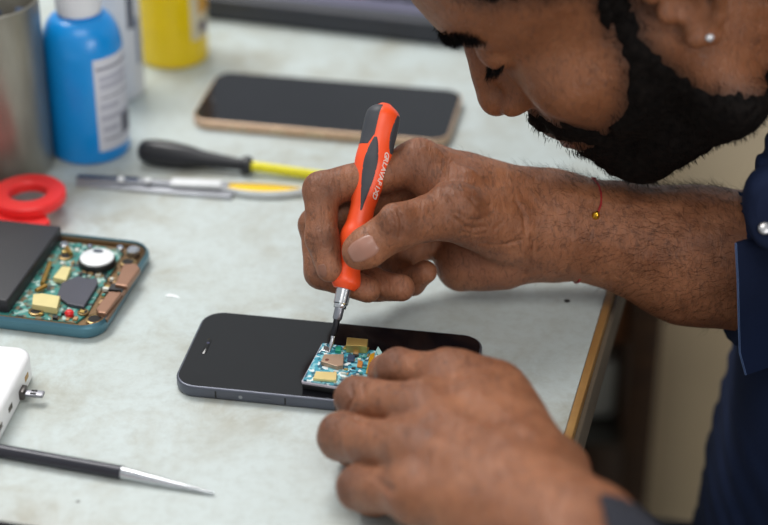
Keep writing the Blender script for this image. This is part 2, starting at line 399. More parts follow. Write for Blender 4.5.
rim(op, 'frame', 0, LO, 0, Wo, 1.25, .17, 0, .85, TEAL)
BRZ = simple('bronze_inner', (122, 96, 66), .4, .6)
MB().prism(rrect(.15, LO-.15, .15, Wo-.15, 1.1, 8), .1, .52, 0).build('inner_tray', BRZ, op, smooth=False)
rim(op, 'inner_rim', .16, LO-.16, .16, Wo-.16, 1.1, .22, .4, .76, BRZ)
t = NT('circuit_green'); vv = t.n('TexVoronoi', Scale=420.0); t.l(t.tc.outputs['Object'], vv.inputs['Vector'])
pcb = t.ramp(vv.outputs['Color'], [(.3, lin((58, 132, 124))), (.48, lin((34, 44, 46))), (.6, lin((120, 104, 76))), (.75, lin((176, 202, 194)))], 'CONSTANT')
pcb = t.mix(t.ramp(t.noise(180, 4), [(.45, (0, 0, 0)), (.62, (.6, .6, .6))]), pcb, lin((60, 136, 126)))
t.l(pcb, t.b.inputs['Base Color']); t.b.inputs['Roughness'].default_value = .35; PCB = t.m
def loc3(px, py, z=.7):
    q = atz(px, py, z)[:2]-oo; return q@ux3, q@uy3
# visible part: local x from about LO-6.2 to LO
MB().prism([(LO-6.6, .55), (LO-1.6, .6), (LO-1.3, 1.5), (LO-1.5, Wo-1.0), (LO-2.2, Wo-.75), (LO-6.4, Wo-.75)], .5, .64, .02, 1).build('circuit_board', PCB, op, smooth=False)
BATT = simple('battery_black', (38, 38, 43), .5, vary=.05, bump=.1)
bx_ = loc3(59, 238, 1.55)[0]
MB().prism(rrect(.2, bx_-.45, .75, Wo-.3, .12, 3), .5, 1.4, .1).build('battery', BATT, op)
SH = simple('shield_grey', (70, 70, 80), .4, .2)
q = [loc3(*p) for p in ((62, 285), (78, 278), (88, 281), (97, 280), (98, 286), (84, 309), (68, 306), (57, 298))]
MB().prism(q, .64, .86, .04, 2).build('shield_plate', SH, op, smooth=False)
CR = simple('cream_chip', (212, 198, 138), .45, .1); COP = simple('copper_bracket', (150, 112, 90), .35, .5)
def chip(name, quad, z0, z1, m, par, bev=.03):
    return MB().prism([loc3(*p, z1) for p in quad], z0, z1, bev, 2).build(name, m, par, smooth=False)
chip('cream_chip', ((33, 294), (42, 293), (60, 296), (57, 308), (32, 304)), .64, 1.05, CR, op)
chip('cream_chip', ((62, 266), (71, 267), (66, 280), (53, 277)), .64, .95, CR, op)
c = loc3(97, 258, 1.05)
MB().lathe([(.98, .6), (1.02, .7), (1.0, .98), (.9, 1.06), (.0, 1.06)], (*c, 0), 40).build('speaker_ring', mat('black_rubber', (20, 20, 22), .5), op)
wd = MB().lathe([(.93, 1.05), (.92, 1.13), (.86, 1.16), (0, 1.17)], (*c, 0), 40).build('speaker_cap', mat('white_disc', (226, 228, 230), .4), op)
c2 = loc3(98, 250.5, 1.2); MB().prism(circ(*c2, .3, 20, .17), 1.15, 1.19, .01, 1).build('camera_dot', mat('slate_dot', (70, 78, 90), .3), wd)
chip('copper_bracket', ((123, 264), (136, 263), (140, 268), (127, 286), (115, 284)), .64, 1.02, COP, op, .06)
chip('copper_bracket', ((109, 291), (122, 292), (106, 313), (98, 312), (96, 308)), .64, 1.02, COP, op, .06)
chip('black_clip', ((112, 283), (128, 283), (123, 290), (108, 289)), .64, .84, mat('black_rubber', (20, 20, 22), .5), op)
chip('brown_flex', ((122, 291), (127, 284), (131, 284), (107, 320), (100, 316)), .6, .8, mat('brown_flex', (104, 78, 58), .4, .3), op)
RED = simple('red_wire', (214, 28, 30), .4)
c = loc3(69, 310, 1.0); MB().lathe([(.22, .6), (.25, .85), (.16, .96), (0, .98)], (*c, 0), 9).build('red_component', RED, op)
STL = simple('bright_steel', (206, 208, 212), .22, .95)
for p, r_ in (((64, 244), .28), ((133, 249), .38), ((120, 247), .2), ((90, 246), .16)):
    c = loc3(*p, .95); MB().lathe([(r_, .6), (r_, .92), (r_*.7, 1.0), (0, 1.0)], (*c, 0), 18).build('screw', STL, op)
HOLE = mat('hole_black', (25, 22, 20), .8)
for p, r_ in (((66, 256), .3), ((83, 312), .22), ((36, 311), .3), ((95, 319), .36), ((128, 262), .32)):
    c = loc3(*p, .7); MB().lathe([(r_*1.35, .6), (r_*1.35, .72), (r_*1.1, .75), (r_*1.1, .73), (0, .66)], (*c, 0), 20).build('screw_post', simple('post_gold', (150, 126, 84), .35, .7) if 'post_gold' not in bpy.data.materials else bpy.data.materials['post_gold'], op)
    MB().lathe([(r_, .735), (0, .742)], (*c, 0), 16).build('post_hole', HOLE, op)
for p, q_ in (((67, 247), (71, 253)), ((50, 262), (42, 283)), ((46, 285), (36, 290))):
    a_, b_ = loc3(*p, .9), loc3(*q_, .9); MB().tube([(*a_, .85), (*b_, .85)], .13, 8).build('gold_contact', mat('gold_contact', (190, 150, 80), .3, .8), op)
SMALL = [mat('cmp_white', (214, 216, 206), .4), mat('cmp_tan', (176, 140, 96), .4), mat('cmp_dark', (30, 34, 38), .4), mat('cmp_gold', (200, 170, 96), .3, .7), mat('cmp_teal', (60, 140, 132), .4)]
rg = random.Random(3)
def scatter(par, spots, z0, zmax, size):
    for (x, y, a_) in spots:
        w, h = rg.uniform(*size), rg.uniform(*size)*.7; ca, sa = math.cos(a_), math.sin(a_)
        pts = [(x+ca*dx*w-sa*dy*h, y+sa*dx*w+ca*dy*h) for dx, dy in ((-.5, -.5), (.5, -.5), (.5, .5), (-.5, .5))]
        MB().prism(pts, z0, z0+rg.uniform(.06, zmax), .01, 1).build('board_component', rg.choice(SMALL), par, smooth=False)
sp = []
for k in range(46):
    f = rg.random()
    if k < 16: x, y = loc3(101+f*22-rg.random()*8, 309-f*40+rg.random()*6)
    elif k < 28: x, y = loc3(62+f*38, 262+rg.random()*12)
    elif k < 38: x, y = loc3(40+f*45, 307+rg.random()*12)
    else: x, y = loc3(60+f*20, 246+rg.random()*14)
    sp.append((x, y, rg.choice((0, PI/2))))
scatter(op, sp, .63, .2, (.14, .42))
# ------------------------------------------------------------------ small circuit board held on the centre phone
pA = atz(311, 382, 1.2); pB = atz(322, 342, 1.2); pC = atz(382, 351, 1.2)
tb = math.atan2((pC-pB)[1], (pC-pB)[0]); uxb = np.array([math.cos(tb), math.sin(tb)]); uyb = np.array([-math.sin(tb), math.cos(tb)])
Hb = abs((pB-pA)[:2]@uyb); Lb = float(np.linalg.norm((pC-pB)[:2])); ob = pB[:2]-uyb*Hb
bd = thing('circuit_board', 'small blue circuit board with gold chips held on the centre phone', 'circuit board', (ob[0], ob[1], .695), tb)
def locb(px, py, z=1.3):
    q = atz(px, py, z)[:2]-ob; return float(q@uxb), float(q@uyb)
MB().prism(rrect(.02, Lb, .02, Hb, .08, 3), 0, .3, .03).build('black_backing', mat('black_rubber', (20, 20, 22), .5), bd)
MB().prism(rrect(0, Lb, 0, Hb, .08, 3), .3, .44, .02, 1).build('board_edge', mat('pale_edge', (186, 180, 190), .4), bd)
t = NT('circuit_blue'); vv = t.n('TexVoronoi', Scale=620.0); t.l(t.tc.outputs['Object'], vv.inputs['Vector'])
t.l(t.ramp(vv.outputs['Color'], [(.2, lin((60, 150, 172))), (.42, lin((128, 190, 200))), (.6, lin((30, 84, 104))), (.75, lin((222, 232, 232)))], 'CONSTANT'), t.b.inputs['Base Color']); t.b.inputs['Roughness'].default_value = .35
MB().prism(rrect(.06, Lb-.06, .06, Hb-.06, .06, 3), .44, .5, .0, 1).build('board_top', t.m, bd, smooth=False)
def bchip(name, quad, z0, z1, m, bev=.02): return MB().prism([locb(*p, z1+.7) for p in quad], z0, z1, bev, 2).build(name, m, bd, smooth=False)
TAN = simple('tan_shield', (170, 142, 120), .35, .4); GLD = simple('gold_plate', (214, 184, 110), .28, .75); GL2 = simple('pale_gold_plate', (238, 216, 150), .3, .5)
bchip('tan_shield', ((321, 361), (324, 354), (344, 354), (343, 365), (337, 366)), .5, .74, TAN)
c = locb(327, 357, 1.6); MB().lathe([(.1, .73), (.1, .75), (0, .752)], (*c, 0), 14).build('shield_hole', mat('rust_dot', (96, 40, 24), .6), bd)
bchip('gold_chip', ((313, 378), (316, 371), (337, 372), (336, 380)), .5, .66, GL2)
bchip('gold_connector', ((346, 345), (347, 337), (368, 339), (367, 346)), .5, .95, GLD)
bchip('gold_flange', ((343, 348), (345, 345), (369, 347), (368, 350)), .5, .62, GLD)
bchip('gold_strip', ((366, 372), (370, 354), (375, 352), (373, 362), (370, 374)), .5, .62, mat('amber_flex', (220, 160, 30), .3, .3))
bchip('green_part', ((335, 350), (336, 346), (341, 346), (341, 351)), .5, .68, mat('green_part', (30, 150, 120), .4))
bchip('silver_clip', ((323, 350), (324, 345), (329, 347), (330, 352)), .5, .6, STL)
bchip('navy_chip', ((347, 360), (348, 354), (355, 355), (354, 361)), .5, .62, mat('navy_chip', (40, 58, 86), .35))
bchip('navy_chip', ((357, 366), (358, 360), (363, 361), (362, 367)), .5, .6, mat('orange_chip', (190, 120, 50), .35))
bchip('pale_chip', ((376, 350), (378, 346), (382, 352), (380, 357)), .5, .6, mat('pale_cyan', (180, 220, 216), .35))
scatter(bd, [(rg.uniform(.9, 2.9), rg.uniform(.5, Hb-.5), rg.choice((0, PI/2))) for _ in range(26)], .49, .14, (.1, .3))
# ------------------------------------------------------------------ precision screwdriver in the man's hand
tip = atz(331, 346, 1.45); topp = atw(386, 104, -1.2)
ax = (topp-tip); LD = np.linalg.norm(ax); axn = ax/LD
side = np.cross(FW, axn); side /= np.linalg.norm(side); front = np.cross(side, axn)
if front@FW > 0: front = -front
sd = thing('screwdriver', 'orange and black precision screwdriver held upright in the right hand', 'screwdriver', tip)
XF = frame_xf((0, 0, 0), side, axn)          # local x = picture right, z along tool
YS = 1 if (np.cross(axn, side)@(-FW)) > 0 else -1   # local y sign that faces the camera
def hr(z):
    """handle radius along the tool"""
    P = [(2.95, .45), (3.1, .74), (3.4, .78), (4.1, .58), (4.8, .6), (5.35, .8), (5.8, .82), (6.3, .66), (7.2, .62), (8.4, .79), (9.6, .93), (10.7, .87), (11.6, .9), (12.2, .86), (LD-.3, .70), (LD-.1, .45), (LD, .12)]
    return float(np.interp(z, [p[0] for p in P], [p[1] for p in P]))
zs = list(np.linspace(2.95, LD, 90)); n = 40
def smooth_r(z): return sum(hr(min(max(z+d, 2.95), LD)) for d in (-.16, -.08, 0, .08, .16))/5
ORG = simple('orange_plastic', (248, 84, 36), .38, vary=.03); BLK = simple('grey_rubber', (58, 60, 66), .55, vary=.05, bump=.1)
m = MB(); m.lathe([(0, 2.9)]+[(smooth_r(z), z) for z in zs]+[(0, LD)], seg=n, xf=XF); m.build('handle', ORG, sd)
def grip(name, z0, z1, w0, phi0, m_, raise_=.035, lean=0., ridges=True):
    """rubber inlay: lens-shaped patch wrapped on the handle"""
    nz, na = 40, 12; vs = []; fs = []
    for i in range(nz+1):
        s_ = i/nz; z = z0+(z1-z0)*s_; w = w0(s_); r0 = smooth_r(z)
        for k in range(na+1):
            q_ = 2*k/na-1; ph_ = phi0+lean*s_+w*q_
            rr = r0+raise_*(1-q_**4)*(1 if 0 < i < nz else -.5)-.01
            if ridges and 0 < i < nz and i % 9 == 4: rr -= .008
            vs.append(XF((rr*math.sin(ph_), YS*rr*math.cos(ph_), z)))
    for i in range(nz):
        for k in range(na):
            b_ = i*(na+1)+k; fs.append((b_, b_+1, b_+na+2, b_+na+1))
    return MB().add(vs, fs).build(name, m_, sd)
def lens(p=.7, a=.42, tail=.05):
    return lambda s_: tail+(a-tail)*max(0., math.sin(PI*s_**p))**.8
grip('rubber_inlay', 6.9, 10.8, lambda s_: .05+.40*math.sin(PI*s_**1.25)**.8, -.06, BLK, lean=-.08)
grip('rubber_inlay', 10.3, LD-.12, lambda s_: .78 if s_ > .25 else .45+.33*s_/.25, -.95, BLK, ridges=False)
grip('rubber_inlay', 10.1, LD-.5, lambda s_: .12+.42*math.sin(PI*s_)**.5, 1.2, BLK)
grip('rubber_inlay', 6.55, 10.6, lens(.6), 2.4, BLK)
grip('rubber_inlay', 6.55, 10.6, lens(.6), 3.9, BLK)
MB().lathe([(0, 1.95), (.3, 1.95), (.33, 2.0), (.33, 2.15), (.38, 2.2), (.4, 3.1), (0, 3.1)], seg=28, xf=XF).build('chuck', STL, sd)
MB().lathe([(0, 1.35), (.2, 1.35), (.24, 1.45), (.25, 2.0), (0, 2.0)], seg=24, xf=XF).build('collet', mat('dull_silver', (150, 152, 160), .3, .9), sd)
MB().lathe([(0, .5), (.13, .5), (.17, .65), (.17, 1.4), (0, 1.4)], seg=20, xf=XF).build('bit_holder', mat('black_steel', (36, 36, 40), .3, .6), sd)
MB().lathe([(0, -.25), (.05, -.25), (.07, -.1), (.12, .1), (.1, .3), (.12, .55), (0, .56)], seg=16, xf=XF).build('bit', STL, sd)
# moulded lettering down the right of the handle (blurred in the photo)
LT = simple('white_print', (236, 214, 206), .5)
for i, ch in enumerate('CHARGETECH'[:0] + 'GRLAVAFIXD'):
    z = 10.0-i*.24; ph_ = .74; rr = smooth_r(z)+.008
    nrm = side*math.sin(ph_)+(np.cross(axn, side)*YS)*math.cos(ph_)
    o_ = axn*z+nrm*rr; up_ = axn
    xf = frame_xf(o_, -axn, nrm)
    text_on(ch, 'handle_letter', .42, xf, LT, sd, .014, .022, shear=.2)
# ------------------------------------------------------------------ black screwdriver with yellow shaft
a = atz(139, 150, .85); b = atz(252, 166, .55); e = atz(352, 182, .45)
d = b-a; d /= np.linalg.norm(d); LL = np.linalg.norm(b-a)
bs = thing('screwdriver', 'black-handled screwdriver with yellow shaft lying on the table behind tweezers', 'screwdriver', (a[0], a[1], 0))
xf2 = frame_xf((0, 0, .85), (0, 0, 1), (b-a))
hp = [(0, 0), (.4, .03), (.62, .2), (.72, .5), (.76, 1.2), (.74, 2.2), (.66, 3.2), (.5, 4.2), (.38, LL-1.1), (.36, LL-.7), (.5, LL-.6), (.58, LL-.35), (.5, LL-.05), (.3, LL), (0, LL)]
BH = simple('black_handle', (34, 35, 40), .38, vary=.08)
MB().lathe(hp, seg=32, xf=xf2).build('handle', BH, bs)
rb = MB()
for k in range(8):
    t_ = 2*PI*k/8; rb.tube([xf2((r_*math.cos(t_), r_*math.sin(t_), z)) for r_, z in ((.60, .3), (.72, .8), (.75, 1.5), (.72, 2.3), (.62, 3.3), (.5, 4.0))], [.03, .07, .08, .08, .06, .02], 6)
rb.build('handle_ribs', BH, bs)
MB().lathe([(0, LL-.3), (.3, LL-.3), (.3, LL+5.6), (.12, LL+6.2), (0, LL+6.2)], seg=20, xf=xf2).build('shaft', simple('yellow_sleeve', (236, 224, 24), .4), bs)
# ------------------------------------------------------------------ tweezers
a = atz(78, 180, .35); b = atz(304, 190, .4); d = (b-a); LL = np.linalg.norm(d); an = math.atan2(d[1], d[0])
tw = thing('tweezers', 'long steel tweezers with yellow insert and blue end, before the black screwdriver', 'tweezers', (a[0], a[1], 0), an)
def strip(path, w, h, m, name, par):
    """flat arm: path of (x,y,z), w width list"""
    vs = []; fs = []; n_ = len(path)
    for i, p in enumerate(path):
        q0 = np.array(path[max(i-1, 0)]); q1 = np.array(path[min(i+1, n_-1)]); t_ = q1-q0; nn = np.array([-t_[1], t_[0], 0]); nn /= np.linalg.norm(nn)
        for s_, hh in ((-1, 0), (1, 0), (1, 1), (-1, 1)):
            vs.append(tuple(np.array(p)+nn*s_*w[i]/2+np.array([0, 0, hh*h])))
    for i in range(n_-1):
        for k in range(4): fs.append((i*4+k, i*4+(k+1) % 4, i*4+4+(k+1) % 4, i*4+4+k))
    fs += [(3, 2, 1, 0), (n_*4-4, n_*4-3, n_*4-2, n_*4-1)]
    return MB().add(vs, fs).build(name, m, par, smooth=False)
xs = np.linspace(0, LL, 24)
bow = lambda x: .62*math.sin(PI*min(max((x-LL*.30)/(LL*.7), 0), 1))**.9
STW = simple('tweezer_steel', (176, 178, 184), .35, .7); WAR = simple('pale_arm', (224, 226, 228), .3, .4)
MB().prism([(-.1, -.25), (3, -.5), (9.3, -.95), (9.4, -.25), (9.3, .1), (3, .3), (-.1, .3)], 0, .22, .05).build('lower_blade', STW, tw)
MB().prism([(-.1, .0), (9.0, -.05), (9.0, .42), (-.1, .42)], .22, .46, .05).build('upper_blade', STW, tw)
xs = np.linspace(8.2, LL, 20); bow = lambda x: .58*math.sin(PI*min(max((x-8.2)/(LL-8.2), 0), 1))**.75
strip([(x, .2+bow(x)*.55, .2) for x in xs], [.1]*20, .3, WAR, 'arm', tw)
strip([(x, .1-bow(x)*1.15, .1) for x in xs], [.17]*20, .34, WAR, 'arm', tw)
MB().box(-.1, 3.6, .02, .44, .1, .52, .06).build('blue_end', simple('blue_end', (24, 46, 80), .35, .3), tw)
for x in (2.6, 4.2): MB().lathe([(.22, .5), (.2, .62), (0, .64)], (x, 0, 0), 16).build('rivet', mat('rivet_white', (236, 238, 240), .3), tw)
MB().box(5.6, 8.6, -.3, .42, .3, .6, .06).build('printed_plate', simple('white_plate', (226, 228, 230), .35), tw)
xi = np.linspace(8.5, LL-.12, 16); pts = [(x, .2+bow(x)*.5) for x in xi]+[(x, .1-bow(x)*1.0) for x in xi[::-1]]
MB().prism(pts, .2, .34, .02, 1).build('yellow_insert', simple('yellow_insert', (248, 204, 0), .45), tw)
# ------------------------------------------------------------------ red scissors loops
RD = simple('red_plastic', (232, 44, 44), .4, vary=.03)
c = atz(28, 191, 1.55)
sc = thing('scissors', 'red plastic scissors handle with round loops, left edge before the cup', 'scissors', (c[0], c[1], 0))
def loop(cx_, cy_, R1, R2, z0, z1, name, sy=1.):
    n_ = 48; vs = []; fs = []; b_ = .12
    rings = [(R2, z0+b_), (R2+b_*.3, z0), (R1-b_, z0), (R1, z0+b_), (R1, z1-b_), (R1-b_, z1), (R2+b_, z1), (R2, z1-b_)]
    for r_, z in rings:
        for i in range(n_): t_ = 2*PI*i/n_; vs.append((cx_+r_*math.cos(t_), cy_+sy*r_*math.sin(t_), z))
    m_ = len(rings)
    for k in range(m_):
        for i in range(n_): j = (i+1) % n_; k2 = (k+1) % m_; fs.append((k*n_+i, k*n_+j, k2*n_+j, k2*n_+i))
    return MB().add(vs, fs).build(name, RD, sc)
loop(0, 0, 2.15, 1.08, .9, 1.55, 'handle_loop', 1.0)
loop(-4.0, .9, 2.1, 1.08, .9, 1.55, 'handle_loop', 1.0)
MB().prism([tuple(atz(x, y, .9)[:2]-c[:2]) for x, y in ((-60, 232), (34, 233), (50, 221), (42, 208), (-60, 208))], 0, .9, .1).build('shank', RD, sc)
# ------------------------------------------------------------------ white hub with plug
cA = atz(33, 348, 1.6); cB = atz(0, 410, 1.6); cL = atz(0, 339, 1.6)
dn = cB-cA; dn /= np.linalg.norm(dn); a_ = math.atan2(dn[1], dn[0])+PI/2
Wt = simple('glossy_white', (236, 236, 238), .3, vary=.02, coat=.2)
wh = thing('white_device', 'white plastic box with small ports in its side, bottom-left edge', 'device', (cA[0], cA[1], 0), a_)
# local: -y runs along the right side towards the camera, -x to the left
MB().prism(rrect(-11, 0, -11, .15, .9, 8), 0, 1.6, .28, 4).build('housing', Wt, wh)
STL2 = simple('plug_steel', (150, 150, 156), .4, .8)
PT = mat('port_dark', (70, 62, 52), .5)
for y, col in ((-1.35, mat('port_gold', (176, 140, 84), .4, .4)), (-4.0, PT), (-5.6, PT), (-7.2, PT)):
    MB().box(-.04, .02, y-.27, y+.27, .62, .92, .02).build('port', col, wh)
q = np.array([0.0, -2.35, .5])
MB().box(-.3, 1.15, q[1]-.22, q[1]+.22, .42, .6, .05).build('plug', STL2, wh)
MB().box(-.05, .25, q[1]-.34, q[1]+.34, .3, .78, .06).build('plug_collar', mat('dark_nickel', (90, 86, 84), .3, .8), wh)
for s_ in (-1, 1): MB().box(.5, .8, q[1]+s_*.12-.05, q[1]+s_*.12+.05, .6, .64, .01).build('plug_slot', mat('seam_black', (18, 18, 20), .5), wh)
# ------------------------------------------------------------------ probe in front
a = atz(-30, 445.5, .32); b = atz(122, 473, .3); e = atz(214, 494, .1)
pr = thing('probe', 'slim probe with black shaft and tapered steel tip in the foreground', 'probe', (b[0], b[1], 0))
MB().tube([a-[b[0], b[1], 0], (0, 0, .32)], .33, 24).build('shaft', simple('probe_black', (48, 48, 56), .3, .3), pr)
MB().tube([(0, 0, .32), (e-b)*.5+[0, 0, .3], (e-b)+[0, 0, .32]], [.3, .2, .06], 20).build('steel_tip', STL, pr)
# ------------------------------------------------------------------ dark phone with pink rim, bottom-left corner
a = atz(0, 520, .7); b = atz(45, 527, .7); an = math.atan2((b-a)[1], (b-a)[0])
cp = thing('smartphone', 'dark phone with a pink rim, only its edge at the bottom-left corner', 'smartphone', (a[0], a[1], 0), an)
MB().prism(rrect(-9, 3.6, -7, 0, .9, 8), 0, .75, .3).build('pink_frame', simple('pink_rim', (176, 70, 96), .35), cp)
MB().prism(rrect(-8.85, 3.45, -6.85, -.12, .8, 8), .7, .78, .04).build('screen', SCREEN, cp)
# paper speck
q = atz(173, 296)
fl = MB().prism([(-.35, -.1), (-.05, -.12), (.4, -.3), (.28, -.05), (.05, .12), (-.2, .2), (-.42, .05)], 0, .03, .005, 1).build('paint_fleck', mat('fleck_white', (232, 236, 238), .6))
tag(fl, 'tiny white fleck on the bare table left of the centre phone', 'fleck', loc=(q[0], q[1], .005))
# ------------------------------------------------------------------ light: overcast room light plus two ceiling fittings
w = bpy.data.worlds.new('room_light'); S.world = w; w.use_nodes = True; nt = w.node_tree
bgn = nt.nodes['Background']; tcn = nt.nodes.new('ShaderNodeTexCoord'); nz = nt.nodes.new('ShaderNodeTexNoise'); nz.inputs['Scale'].default_value = 2.5; nz.inputs['Detail'].default_value = 3
rp = nt.nodes.new('ShaderNodeValToRGB'); rp.color_ramp.elements[0].position = .35; rp.color_ramp.elements[0].color = (.5, .53, .56, 1); rp.color_ramp.elements[1].position = .65; rp.color_ramp.elements[1].color = (.95, 1.0, 1.02, 1)
nt.links.new(tcn.outputs['Generated'], nz.inputs['Vector']); nt.links.new(nz.outputs['Fac'], rp.inputs[0]); nt.links.new(rp.outputs[0], bgn.inputs[0]); bgn.inputs[1].default_value = .5
def area(name, loc, target, sx, sy, power, col):
    l = bpy.data.lights.new(name, 'AREA'); l.shape = 'RECTANGLE'; l.size = sx; l.size_y = sy; l.energy = power; l.color = col
    o = bpy.data.objects.new(name, l); COL.objects.link(o); o.location = loc
    import mathutils
    o.rotation_euler = (mathutils.Vector(target)-mathutils.Vector(loc)).to_track_quat('-Z', 'Y').to_euler(); return o
area('ceiling_light', (-.7, .9, 1.9), (0, 0, 0), 1.3, .7, 34, (1, .985, .96))
area('fill_light', (1.6, -2.2, .5), (.3, .4, -.4), 1.2, .9, 22, (1, .96, .9))  # low fill lamp added to brighten the cupboard and sleeve
area('ceiling_light', (.1, -1.4, 1.9), (0, 0, 0), 1.4, .8, 13, (1, .97, .93))
# ------------------------------------------------------------------ the man: signed-distance sculpting, meshed once
def f32(a): return np.asarray(a, np.float32)
def cone(P, a, b, r1, r2, sq=None):
    a = f32(a); b = f32(b); ba = b-a; pa = P-a
    t = np.clip(pa@ba/max(float(ba@ba), 1e-6), 0, 1)
    q = pa-t[:, None]*ba
    if sq is not None:                      # sq = (unit direction, squash factor)
        dr = f32(sq[0]); k = q@dr; q = q+(k*(1/sq[1]-1))[:, None]*dr
        return (np.sqrt((q*q).sum(1))-(r1+(r2-r1)*t))*min(1, sq[1]) if sq[1] < 1 else np.sqrt((q*q).sum(1))-(r1+(r2-r1)*t)
    return np.sqrt((q*q).sum(1))-(r1+(r2-r1)*t)
def ell(P, c, r, R=None):
    p = P-f32(c)
    if R is not None: p = p@f32(R)
    r = f32(r); k0 = np.sqrt(((p/r)**2).sum(1)); k1 = np.sqrt(((p/(r*r))**2).sum(1))
    return k0*(k0-1)/np.maximum(k1, 1e-6)
def smin(a, b, k):
    h = np.maximum(k-np.abs(a-b), 0)/k; return np.minimum(a, b)-h*h*k*.25
def smax(a, b, k): return -smin(-a, -b, k)
def sdf_mesh(fn, lo, hi, h, margin=1.0):
    lo = np.array(lo, float); nb = np.ceil((np.array(hi)-lo)/(h*8)).astype(int); n = nb*8+1
    g = [lo[i]+h*8*np.arange(nb[i]+1) for i in range(3)]
    G = np.stack(np.meshgrid(*g, indexing='ij'), -1).reshape(-1, 3).astype(np.float32)
    cs = fn(G).reshape(nb+1)
    # block value = trilinear centre estimate
    V = np.full(n, 1.0, np.float32)
    mn = np.full(nb, 1e9, np.float32); mx = np.full(nb, -1e9, np.float32)
    for dx in (0, 1):
        for dy in (0, 1):
            for dz in (0, 1):
                c = cs[dx:dx+nb[0], dy:dy+nb[1], dz:dz+nb[2]]; mn = np.minimum(mn, c); mx = np.maximum(mx, c)
    R = h*8*.9+margin*.3
    act = (mn < R) & (mx > -R)
    rep = np.repeat(np.repeat(np.repeat(np.where(mn > 0, 1.0, -1.0).astype(np.float32), 8, 0), 8, 1), 8, 2)
    V[:-1, :-1, :-1] = rep
    V[-1] = 1; V[:, -1] = 1; V[:, :, -1] = 1
    bi = np.argwhere(act); off = np.stack(np.meshgrid(*[np.arange(9)]*3, indexing='ij'), -1).reshape(-1, 3)
    for s_ in range(0, len(bi), 700):
        idx = (bi[s_:s_+700, None, :]*8+off[None]).reshape(-1, 3)
        P = (lo+idx*h).astype(np.float32); V[idx[:, 0], idx[:, 1], idx[:, 2]] = fn(P)
    V[0] = 1; V[-1] = 1; V[:, 0] = 1; V[:, -1] = 1; V[:, :, 0] = 1; V[:, :, -1] = 1
    I = V < 0
    cnt = sum(I[dx:n[0]-1+dx, dy:n[1]-1+dy, dz:n[2]-1+dz].astype(np.int8) for dx in (0, 1) for dy in (0, 1) for dz in (0, 1))
    cells = np.argwhere((cnt > 0) & (cnt < 8)); cid = np.full(np.array(n)-1, -1, np.int32); cid[tuple(cells.T)] = np.arange(len(cells))
    acc = np.zeros((len(cells), 3)); num = np.zeros(len(cells))
    C8 = [(x, y, z) for x in (0, 1) for y in (0, 1) for z in (0, 1)]
    for a_ in C8:
        for ax_ in range(3):
            if a_[ax_]: continue
            b_ = list(a_); b_[ax_] = 1
            va = V[cells[:, 0]+a_[0], cells[:, 1]+a_[1], cells[:, 2]+a_[2]]; vb = V[cells[:, 0]+b_[0], cells[:, 1]+b_[1], cells[:, 2]+b_[2]]
            m_ = (va < 0) != (vb < 0); t_ = np.where(m_, va/np.where(m_, va-vb, 1), 0)
            p = np.tile(np.array(a_, float), (len(cells), 1)); p[:, ax_] += t_
            acc += p*m_[:, None]; num += m_
    v = lo+(cells+acc/num[:, None])*h
    faces = []
    for ax_ in range(3):
        o1, o2 = [(1, 2), (2, 0), (0, 1)][ax_]
        sl = [slice(1, -1)]*3; sl[ax_] = slice(0, -1); s2 = [slice(1, -1)]*3; s2[ax_] = slice(1, None)
        A_ = I[tuple(sl)]; B_ = I[tuple(s2)]
        e = np.argwhere(A_ != B_); ba = np.ones(3, int); ba[ax_] = 0; e = e+ba
        ins = I[tuple(e.T)]
        q = []
        for d1, d2 in ((-1, -1), (0, -1), (0, 0), (-1, 0)):
            c = e.copy(); c[:, o1] += d1; c[:, o2] += d2; q.append(cid[tuple(c.T)])
        q = np.stack(q, 1); q = np.where(ins[:, None], q, q[:, ::-1]); q = q[(q >= 0).all(1)]; faces.append(q)
    return v, np.concatenate(faces)
def mesh_from(name, v, f, m, parent, attrs=None, loc=None, smooth=True):
    v = np.asarray(v, float)*CM
    if loc is not None: v = v-np.array(loc)*CM
    me = bpy.data.meshes.new(name); me.vertices.add(len(v)); me.vertices.foreach_set('co', v.astype(np.float32).ravel())
    k = f.shape[1]
    me.loops.add(f.size); me.loops.foreach_set('vertex_index', f.astype(np.int32).ravel())
    me.polygons.add(len(f)); me.polygons.foreach_set('loop_start', np.arange(0, f.size, k, dtype=np.int32))
    try: me.polygons.foreach_set('loop_total', np.full(len(f), k, np.int32))
    except Exception: pass
    me.update(calc_edges=True)
    if smooth: me.polygons.foreach_set('use_smooth', np.ones(len(f), bool))
    for kx, a in (attrs or {}).items():
        at_ = me.attributes.new(kx, 'FLOAT', 'POINT'); at_.data.foreach_set('value', np.asarray(a, np.float32))
    for q in (m if isinstance(m, (list, tuple)) else [m]): me.materials.append(q)
    o = bpy.data.objects.new(name, me); COL.objects.link(o)
    if parent is not None: o.parent = parent
    return o
def unit(a): a = np.array(a, float); return a/np.linalg.norm(a)
def bumpf(P, c, r): return np.exp(-((P-f32(c))**2).sum(1)/(r*r))
def noise3(P, freq, seed=0, n=10):
    """cheap smooth noise: a sum of randomly oriented waves"""
    g = np.random.default_rng(seed); s_ = 0
    for i in range(n):
        k = g.normal(size=3); k = k/np.linalg.norm(k)*freq*g.uniform(.6, 1.5); s_ = s_+np.sin(P@f32(k)+np.float32(g.uniform(0, 6.28)))
    return s_/math.sqrt(n)
